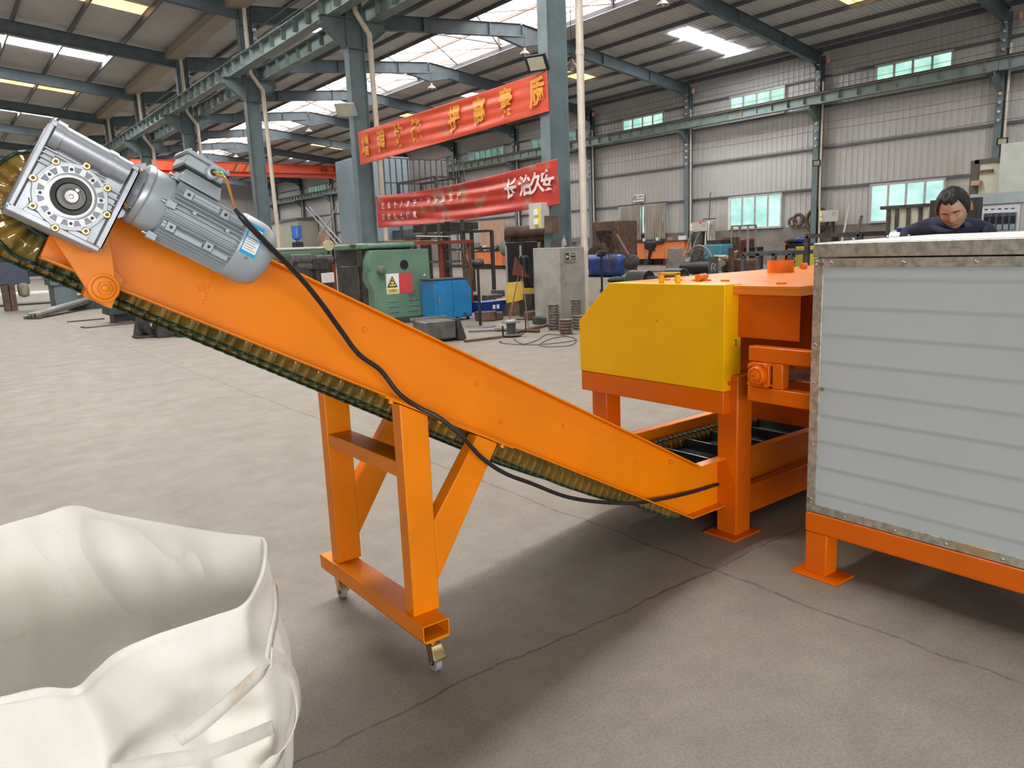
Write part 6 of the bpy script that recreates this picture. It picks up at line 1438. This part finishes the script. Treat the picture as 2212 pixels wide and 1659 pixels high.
# scaffold frame standing before it
def scaf(px0, px1, pt, y, dep, label, m, rungs):
    a, c = at(px0, pt, y=y), at(px1, pt, y=y); t = thing('scaffold_frame', label, 'scaffold', (a.x, y, 0)); L_ = c.x-a.x; zt = a.z
    for x in (0, L_):
        for yy in (0, dep): MB().box(x-.05, x+.05, yy-.05, yy+.05, 0, zt).build('post', m, t)
    for z in [zt]+[zt*k for k in rungs]:
        b = MB(); b.bar((0, 0, z), (L_, 0, z), .07, .07); b.bar((0, dep, z), (L_, dep, z), .07, .07); b.bar((0, 0, z), (0, dep, z), .07, .07); b.bar((L_, 0, z), (L_, dep, z), .07, .07); b.build('ledger', m, t)
    return t
scaf(941, 993, 382, 24.5, 2.8, 'grey steel scaffold tower half behind the lower banner', M_IRON, (.25, .5, .75))
scaf(1000, 1062, 500, 21.0, 1.2, 'dark tube rack beyond the blue cabinet', M_DARK, (.45, .72))
# roof sheets stack and dark corrugated stack
o, _, _ = wbox('sheet_stack', 'stack of dark corrugated sheets on a high shelf below the banner', 'stack', 892, 972, 484, 500, 17.0, 1.4, M_DARK, bev=.01); 
for y_ in (.3, 2.0):
    for x_ in (.1, 1.2): MB().box(x_, x_+.08, y_, y_+.08, -o.location.z, 0).build('shelf_post', M_IRON, o)
o, _, _ = wbox('steel_trough', 'blue grey steel trough stacked beyond the angle iron bench', 'trough', 838, 893, 497, 516, 18.8, 1.2, M_STEEL, bev=.02); [MB().box(x_, x_+.1, y_, y_+.1, -o.location.z, 0).build('trough_leg', M_DARK, o) for x_ in (.1, 1.0) for y_ in (.2, 1.6)]
# big pipes
pr = thing('pipe_rack', 'dark steel rack carrying the large steel pipes left of the pier', 'rack', (12.2, 15.6, 0))
for i, (pa, pb, r_, m) in enumerate((((1098, 503), (1183, 498), .16, M_BROWN), ((1098, 514), (1186, 509), .16, M_BROWN), ((1092, 535), (1180, 532), .24, M_CONC))):
    q0, q1 = at(*pa, x=12.4+.1*i), at(*pb, x=12.6+.1*i); b = MB(); b.lathe([(r_, 0), (r_, (q1-q0).length), (r_-.02, (q1-q0).length), (r_-.02, 0), (r_, 0)], q0, q1-q0, 26); o = rel(b.build('steel_pipe', m), q0)
    tag(o, ('upper half round brown steel pipe on the rack left of the pier', 'second brown steel pipe under the upper one', 'widest beige steel pipe with a dark open end left of the pier')[i], 'pipe')
for y in (-1.2, .3):
    for x in (.1, .7): MB().box(x, x+.1, y, y+.1, 0, 1.9).build('rack_post', M_DARK, pr)
    MB().box(.1, .8, y, y+.1, 1.28, 1.33).build('rack_arm', M_DARK, pr)
o, _, _ = wbox('dark_steel_box', 'black open steel channel frame in front of the beige pipe', 'steel frame', 1092, 1128, 523, 570, 11.6, .5, M_BLACK, z0=.55, bev=.02); [MB().box(-.02, 0, y_, y_+.06, .1, 1.0).build('pale_edge', M_PALE, o) for y_ in (.02, .6)]; MB().box(.1, .4, .1, .7, -.55, 0).build('frame_base', M_DARK, o)
o = MB().cyl((0, -.45, .82), (0, .35, .82), .24, n=24).build('blue_drum', M_DBLUE); o.location = (12.6, 14.25, 0); tag(o, 'glossy blue drum lying on the stand behind the dark jacket', 'drum'); MB().box(-.15, .15, -.4, .3, 0, .6).build('drum_cradle', M_BROWN, o)
# plywood sheets and wall bits far away
for i, (a, c, t_, b_, x) in enumerate(((1037, 1090, 477, 535, 36.2), (755, 790, 502, 522, 36.2), (688, 712, 500, 522, 36.2), (888, 940, 385, 392, 36.7))):
    if i < 3: wbox('plywood_sheet', ('tall plywood sheet against the long wall beyond the tube rack', 'low plywood sheet against the wall beyond the green machine', 'brown board against the wall beyond the crossed braces')[i], 'board', a, c, t_, b_, x, .05, M_PLY, z0=0)
# row of far workbench clutter with orange front
for i, (a, c) in enumerate(((998, 1030), (1030, 1062), (1062, 1084))):
    y0, y1, _, _ = fbox(a, c, 536, 560, 31); t = thing('orange_workbench', 'orange fronted workbench section far behind the tube rack, '+('left one', 'middle one', 'right one')[i], 'workbench', (31, y0, 0), group='far orange workbenches')
    MB().box(0, .8, 0, y1-y0-.02, .25, 1.2).build('carcass', M_ORC, t, bev=.01); MB().box(-.03, .85, -.02, y1-y0, 1.2, 1.26).build('top', M_DARK, t)
    for j in range(2): MB().box(-.02, 0, (y1-y0)*j/2+.02, (y1-y0)*(j+1)/2-.04, .3, 1.15).build('door', M_ORC, t); 
    MB().box(.1, .7, .1, y1-y0-.1, 0, .25).build('plinth', M_DARK, t)
random.seed(11)
cl_m = [M_WSHEET, M_IRON, M_DARK, M_GREYBOX, M_CARD, M_BLUE]
for i in range(16):
    px = 990+i*6.3; s_ = random.uniform(.12, .3); o = MB().obox((0, 0, 0), s_, s_*1.5, s_, (.2*i, .3, i)).build('bench_clutter', cl_m[i % 6], bev=.02); q = at(px, 530, x=31.3); o.location = (31.3, q.y, 1.28+s_*.6)
    tag(o, ('pale', 'grey', 'dark', 'light grey', 'brown', 'blue')[i % 6]+' part lying on the far orange workbenches, %s from the left' % (ORD+['fourteenth', 'fifteenth', 'sixteenth'])[i], 'part', 'clutter on the far workbenches')
# annex room at the far wall with wavy roof, crossed braces
an = thing('annex_shed', 'pale green corrugated shed with a flat roof against the far part of the long wall', 'shed', (34.5, 84, 0))
MB().box(0, 2.4, 0, 14, 0, 5.4).build('shed_wall', mat('pale_green_sheet', (.44, .44, .36), .6, var=.08, scale=.6), an); MB().box(-.2, 2.4, -.2, 14.2, 5.4, 5.65).build('shed_roof', M_PURL, an)
for (a, c) in (((661, 448), (733, 532)), ((729, 445), (680, 532)), ((669, 446), (745, 532))):
    q0, q1 = at(*a, x=36.2-.2*a[0]%.5), at(*c, x=36.2-.2*a[0]%.5); o = rel(MB().cyl(q0, q1, .08, n=8).build('cross_brace', M_PALE), q1); tag(o, 'steel cross brace between far wall columns, '+('falling to the right', 'falling to the left', 'second one falling to the right')[[661, 729, 669].index(a[0])], 'brace')

# ------------------------------------------------------------------ bench with grinder, bottle and water drum behind the motor cap
tb = thing('rusty_bench', 'cluttered rusty bench behind the conveyor, left of the green machine', 'workbench', (8.3, 23.5, 0))
q0, q1 = at(598, 548, y=23.5), at(718, 540, y=23.5)
MB().box(q0.x-8.3, q1.x-8.3+.15, -.1, 1.2, 1.28, 1.36).build('bench_top', M_BROWN, tb); 
for x in (q0.x-8.3+.1, (q0.x+q1.x)/2-8.3, q1.x-8.3):
    for y in (0, .9): MB().box(x-.06, x+.06, y, y+.12, 0, 1.28).build('leg', M_RED, tb)
q = at(641, 503, y=23.7); t = thing('water_bottle', 'blue upturned water bottle above the bench left of the green machine', 'bottle', (q.x, 23.7, 1.36)); zz = q.z-1.36
MB().lathe([(0, zz+.22), (.16, zz+.22), (.17, zz+.1), (.15, zz), (.17, zz-.1), (.15, zz-.17), (.05, zz-.24), (.05, zz-.3)], (0, 0, 0), (0, 0, 1), 24).build('bottle_body', mat('bottle_blue', (.06, .17, .55), .2, var=.1), t); MB().box(-.14, .14, -.14, .14, 0, zz-.28).build('dispenser', M_BLACK, t, bev=.02)
q = at(645, 524, y=23.6); o = MB().box(-.95, .95, -.3, .3, 0, .35).build('milling_head', M_GREEN, bev=.12); o.location = (q.x, 23.4, 1.365); tag(o, 'olive green machine head lying on the rusty bench', 'machine')
MB().box(-.9, .95, -.28, .28, .33, .40).build('pale_lid', M_WSHEET, o, bev=.02)
o = MB().box(-.28, .28, -.05, .05, 0, .35).build('timber_sign', M_CARD, bev=.01); o.location = (at(660, 520, y=24.4).x, 24.4, 1.37); tag(o, 'small wooden box behind the olive machine head', 'box')
q = at(710, 530, y=22.8); t = thing('polishing_wheel', 'pale yellow disc on a small rod at the right end of the rusty bench', 'disc', (q.x, 22.8, 0)); MB().cyl((0, -.03, q.z), (0, .03, q.z), .17, n=24).build('disc', mat('cream_disc', (.70, .68, .40), .5), t); MB().box(-.03, .03, .03, .08, 0, q.z).build('rod', M_DARK, t)
for i, (px, py, s_, m) in enumerate(((605, 540, .22, M_CARD), (612, 528, .2, M_WHITE), (620, 545, .25, M_OR2), (655, 548, .3, M_BROWN), (693, 545, .3, M_CARD), (700, 560, .25, M_IRON), (688, 570, .35, M_DARK), (650, 560, .3, M_IRON), (704, 600, .3, M_WHITE), (660, 575, .28, M_IRON))):
    z = 1.36 if py < 550 else max(.0, at(px, py, y=21.5).z-s_/2); yy = 23.3 if py < 550 else 21.5
    o = (MB().cyl((-s_, 0, s_*.5), (s_, 0, s_*.5), s_*.5, n=16) if i in (5, 7, 9) else MB().box(-s_*.7, s_*.7, -s_*.5, s_*.5, 0, s_)).build(('parcel', 'white_tin', 'orange_bracket', 'rusty_block', 'carton', 'motor_shell', 'dark_casting', 'shaft_end', 'white_casing', 'flange')[i], m, bev=.02)
    if py > 550: MB().box(-s_*.5, s_*.5, -s_*.4, s_*.4, -z, 0).build('support', M_DARK, o)
    o.location = (at(px, py, y=yy).x, yy, z); tag(o, ('brown parcel at the left end of the rusty bench', 'white tin above the left end of the rusty bench', 'orange bracket on the rusty bench', 'rusty block under the olive machine head', 'flat carton on the rusty bench by the pale disc', 'round grey motor shell below the pale disc', 'dark casting peeping over the conveyor edge', 'grey shaft end below the rusty bench', 'white curved casing beside the dark headstock', 'grey flange under the rusty bench')[i], 'part')

# ------------------------------------------------------------------ left edge: machines and metal on the far floor
def gx(px, y): return at(px, 600, y=y).x
yl = 30.8
lm = thing('slate_machine', 'slate grey box shaped machine standing on the floor behind the torque arm', 'machine', (gx(112, yl), yl, 0))
W_ = gx(152, yl)-gx(102, yl)
MB().box(0, W_, 0, 1.4, 0, .82).build('base_box', M_STEEL, lm, bev=.02); MB().box(-.1, W_*2.2, -.06, 1.4, .82, 1.5).build('saddle', M_STEEL, lm, bev=.02); MB().box(-.12, W_-.1, .0, 1.3, 1.5, 2.15).build('head_block', M_STEEL, lm, bev=.02)
MB().prism([(-.15, 0, 2.15), (W_-.05, 0, 2.15), (W_*.85, .2, 2.7), (.3, .2, 2.7)], (0, 1.1, 0)).build('sloped_cover', M_IRON, lm, bev=.02)
b = MB(); b.path(crom([(W_*1.9, -.1, 1.38), (.5, -.1, 1.38), (.28, -.1, 1.2), (.35, -.1, 1.0)], 6), .04, 6); b.build('hose', M_GREYBOX, lm); MB().box(.3, W_*2.1, -.09, -.05, 1.05, 1.2).build('slide_rail', M_DARK, lm); 
lb = thing('steel_beam', 'dark horizontal steel beam on rusty supports at the left edge', 'beam', (gx(-10, 32), 32, 0)); L_ = gx(100, 32)-gx(-10, 32); lb['kind'] = 'thing'
MB().box(0, L_, 0, .5, 1.65, 1.72).box(0, L_, 0, .06, 1.2, 1.65).box(0, L_, 0, .5, 1.15, 1.2).build('beam_body', M_DARK, lb); MB().box(.05, 1.0, -.1, .5, .9, 1.68).build('blue_cover', mat('dull_blue', (.07, .09, .14), .6), lb, bev=.03)
MB().box(.6, L_-.6, -.4, .2, .45, .95).build('canvas_bundle', mat('dirty_canvas', (.36, .32, .24), .8, var=.3, scale=2), lb, bev=.12); MB().box(.3, .5, -.3, .3, 0, .95).box(L_-1.4, L_-1.2, -.3, .3, 0, .9).build('support', M_BROWN, lb)
for i in range(5):
    px = 10+18*i; s_ = (.5, .35, .3, .8, .4)[i]; o = MB().box(-s_/2, s_/2, -.15, .15, 0, s_*(1.2 if i == 3 else .7)).build(('iron_plate', 'dark_rag', 'white_fitting', 'brown_board', 'rusty_bracket')[i], (M_BROWN, M_BLACK, M_WHITE, M_BROWN, M_BROWN)[i], bev=.02); o.location = (gx(px, 32.2), 32.25, 1.72); tag(o, ('rusty iron plate on the dark beam near the left edge', 'black rag on the dark beam', 'white fitting on the dark beam', 'square brown board standing on the dark beam', 'rusty bracket on the dark beam beside the slate machine')[i], 'part')
sb_ = thing('snow_white_sheet', 'white sheet lying on the floor under the dark beam', 'sheet', (gx(40, 36), 36, 0)); MB().box(-2.5, 2.2, -.3, .5, .02, .5).build('sheet', M_WSHEET, sb_, bev=.1)
a0, a1 = at(65, 690, z=0), at(205, 664, z=0)
for i in range(7):
    d = (a1-a0).normalized(); s_ = Vector((-d.y, d.x, 0)); o = rel(MB().bar(a0+s_*(.11*(i % 4)-.2)+Vector((0, 0, .05+.085*(i//4))), a1+s_*(.11*(i % 4)-.2)+Vector((0, 0, .30+.085*(i//4))), .085, .075).build('steel_profile', M_ZINC if i > 3 else M_IRON, bev=.005), a0)
    tag(o, 'long bright steel profile in the tied bundle on the left floor, %s one' % ORD[i], 'steel profile', 'bundle of bright steel profiles')
o = MB().box(-.5, .5, -.2, .2, 0, .28).build('bundle_prop', M_DARK); o.location = a0.lerp(a1, .82)+Vector((0, 0, 0)); tag(o, 'dark wooden prop under the far end of the bright bundle', 'prop')
tp_ = tubeframe('black_trestle', 'small black trestle behind the bright steel bundle', 162, 186, 643, 4.6, .5, (), M_BLACK, 1)
lg = thing('lathe_bed', 'dark green lathe bed lying on the floor under the conveyor head', 'machine', (gx(222, 21.4), 21.4, 0)); L_ = gx(330, 21.4)-gx(222, 21.4)
b = MB(); b.prism([(0, 0, .22), (L_, 0, .22), (L_, 0, .55), (L_*.5, 0, .95), (0.05, 0, .95)], (0, .8, 0)); b.build('bed_casting', M_DGREEN, lg, bev=.02); MB().cyl((L_*.22, -.02, .75), (L_*.22, 0, .75), .09, n=18).build('round_cover', M_IRON, lg)
MB().box(.15, L_-.2, .1, .7, 0, .22).build('bed_foot', M_BLACK, lg)
for i, (px, py, ln) in enumerate(((186, 693, .9), (300, 697, 2.6), (270, 700, .35))):
    o = MB().box(-ln/2, ln/2, -.05 if i != 1 else -.2, .05 if i != 1 else .2, 0, .03 if i != 2 else .07).build('flat_bar', M_BROWN if i != 1 else M_IRON); o.location = at(px, py, z=0); o.rotation_euler = (0, 0, .15); tag(o, ('short rusty flat bar on the floor left of the lathe bed', 'long grey flat plate in front of the lathe bed', 'small rusty block on the floor in front of the plate')[i], 'bar')
for i, (px, s_) in enumerate(((330, .5), (378, .55), (412, .35))):
    q = at(px, 727, z=0); t = thing('cast_bracket', 'dark cast iron bracket on the floor under the conveyor, '+('left with a round bore', 'middle wedge shaped one', 'small right one')[i], 'casting', q, group='dark castings under the conveyor')
    if i == 0:
        MB().lathe([(.12, -.12), (.27, -.12), (.27, .12), (.12, .12), (.12, -.12)], (0, 0, .27), (.5, -1, 0), 28).build('bearing_ring', M_DARK, t); MB().prism([(-.35, -.05, 0), (-.2, -.05, 0), (-.12, -.05, .62), (-.2, -.05, .62)], (0, .2, 0)).build('side_plate', M_DARK, t); MB().box(-.35, .35, -.2, .2, 0, .05).build('foot', M_DARK, t, bev=.01)
    else:
        MB().prism([(-s_*.6, 0, 0), (s_*.6, 0, 0), (s_*.45, 0, s_*.45), (.05, 0, s_*.3), (-.2, 0, s_*.6), (-s_*.6, 0, s_*.5)], (0, .3, 0)).build('wedge', M_DARK, t, bev=.02); MB().bar((0, -.05, .02), (s_*.7, -.1, .05), .1, .08).build('arm', M_DARK, t)
# low metal box in front of the green machine
vb = thing('steel_crate', 'grey steel tipping box with a rounded side arm on the floor behind the conveyor', 'crate', (6.75, 10.9, 0)); vb.rotation_euler = (0, 0, -.15)
MB().box(-.3, .28, -.22, .3, .05, .36).build('crate_body', M_IRON, vb, bev=.02); MB().box(-.33, .32, .24, .32, .36, .40).build('rim_bar', M_ZINC, vb)
b = MB(); b.prism([(.30, -.26, 0), (.46, -.26, .02), (.36, -.24, .36), (.30, -.24, .38)], (0, .5, 0)); b.build('side_arm', M_DARK, vb, bev=.02)
for i, (a, c, r_) in enumerate((((1012, 716), (1075, 713), .018), ((1003, 737), (1085, 727), .022), ((1070, 712), (1165, 715), .03), ((1095, 722), (1190, 700), .03))):
    o = rel(MB().cyl(at(*a, z=.03), at(*c, z=.03), r_, n=8).build('floor_rod', M_BROWN if i else M_IRON), at(*a, z=.03)); tag(o, ('curved flat bar at the fan base', 'long thin bar running to the cable reel', 'rusty bar behind the cable reel', 'rusty rod lying towards the pier')[i], 'bar')
for i, (px, py, s_, m) in enumerate(((1150, 690, .22, M_BROWN), (1165, 700, .18, M_DARK), (1052, 693, .25, M_BROWN), (1075, 690, .2, M_BROWN), (1090, 668, .3, M_CONC), (1060, 655, .3, M_IRON), (1075, 640, .25, M_IRON), (1155, 668, .2, M_BLACK), (1020, 655, .3, M_DARK))):
    o = MB().prism([(-s_, -s_*.5, 0), (s_, -s_*.6, 0), (s_*.6, s_*.6, 0), (-s_*.7, s_*.5, 0)], (.05*s_, 0, s_*.8)).build('scrap_piece', m, bev=.02); o.location = at(px, py, z=0); o.rotation_euler = (0, 0, i*1.3)
    tag(o, ('rusty angular scrap left of the pulley stack', 'dark scrap at the foot of the pier', 'flat brown tray beside the fan base', 'small brown offcut behind the reel', 'grey offcut behind the cardboard box', 'grey sheet offcut behind the fan pole', 'grey offcut beyond the cardboard box', 'black hose lump beside the carton', 'dark offcut beside the blue cabinet')[i], 'scrap')
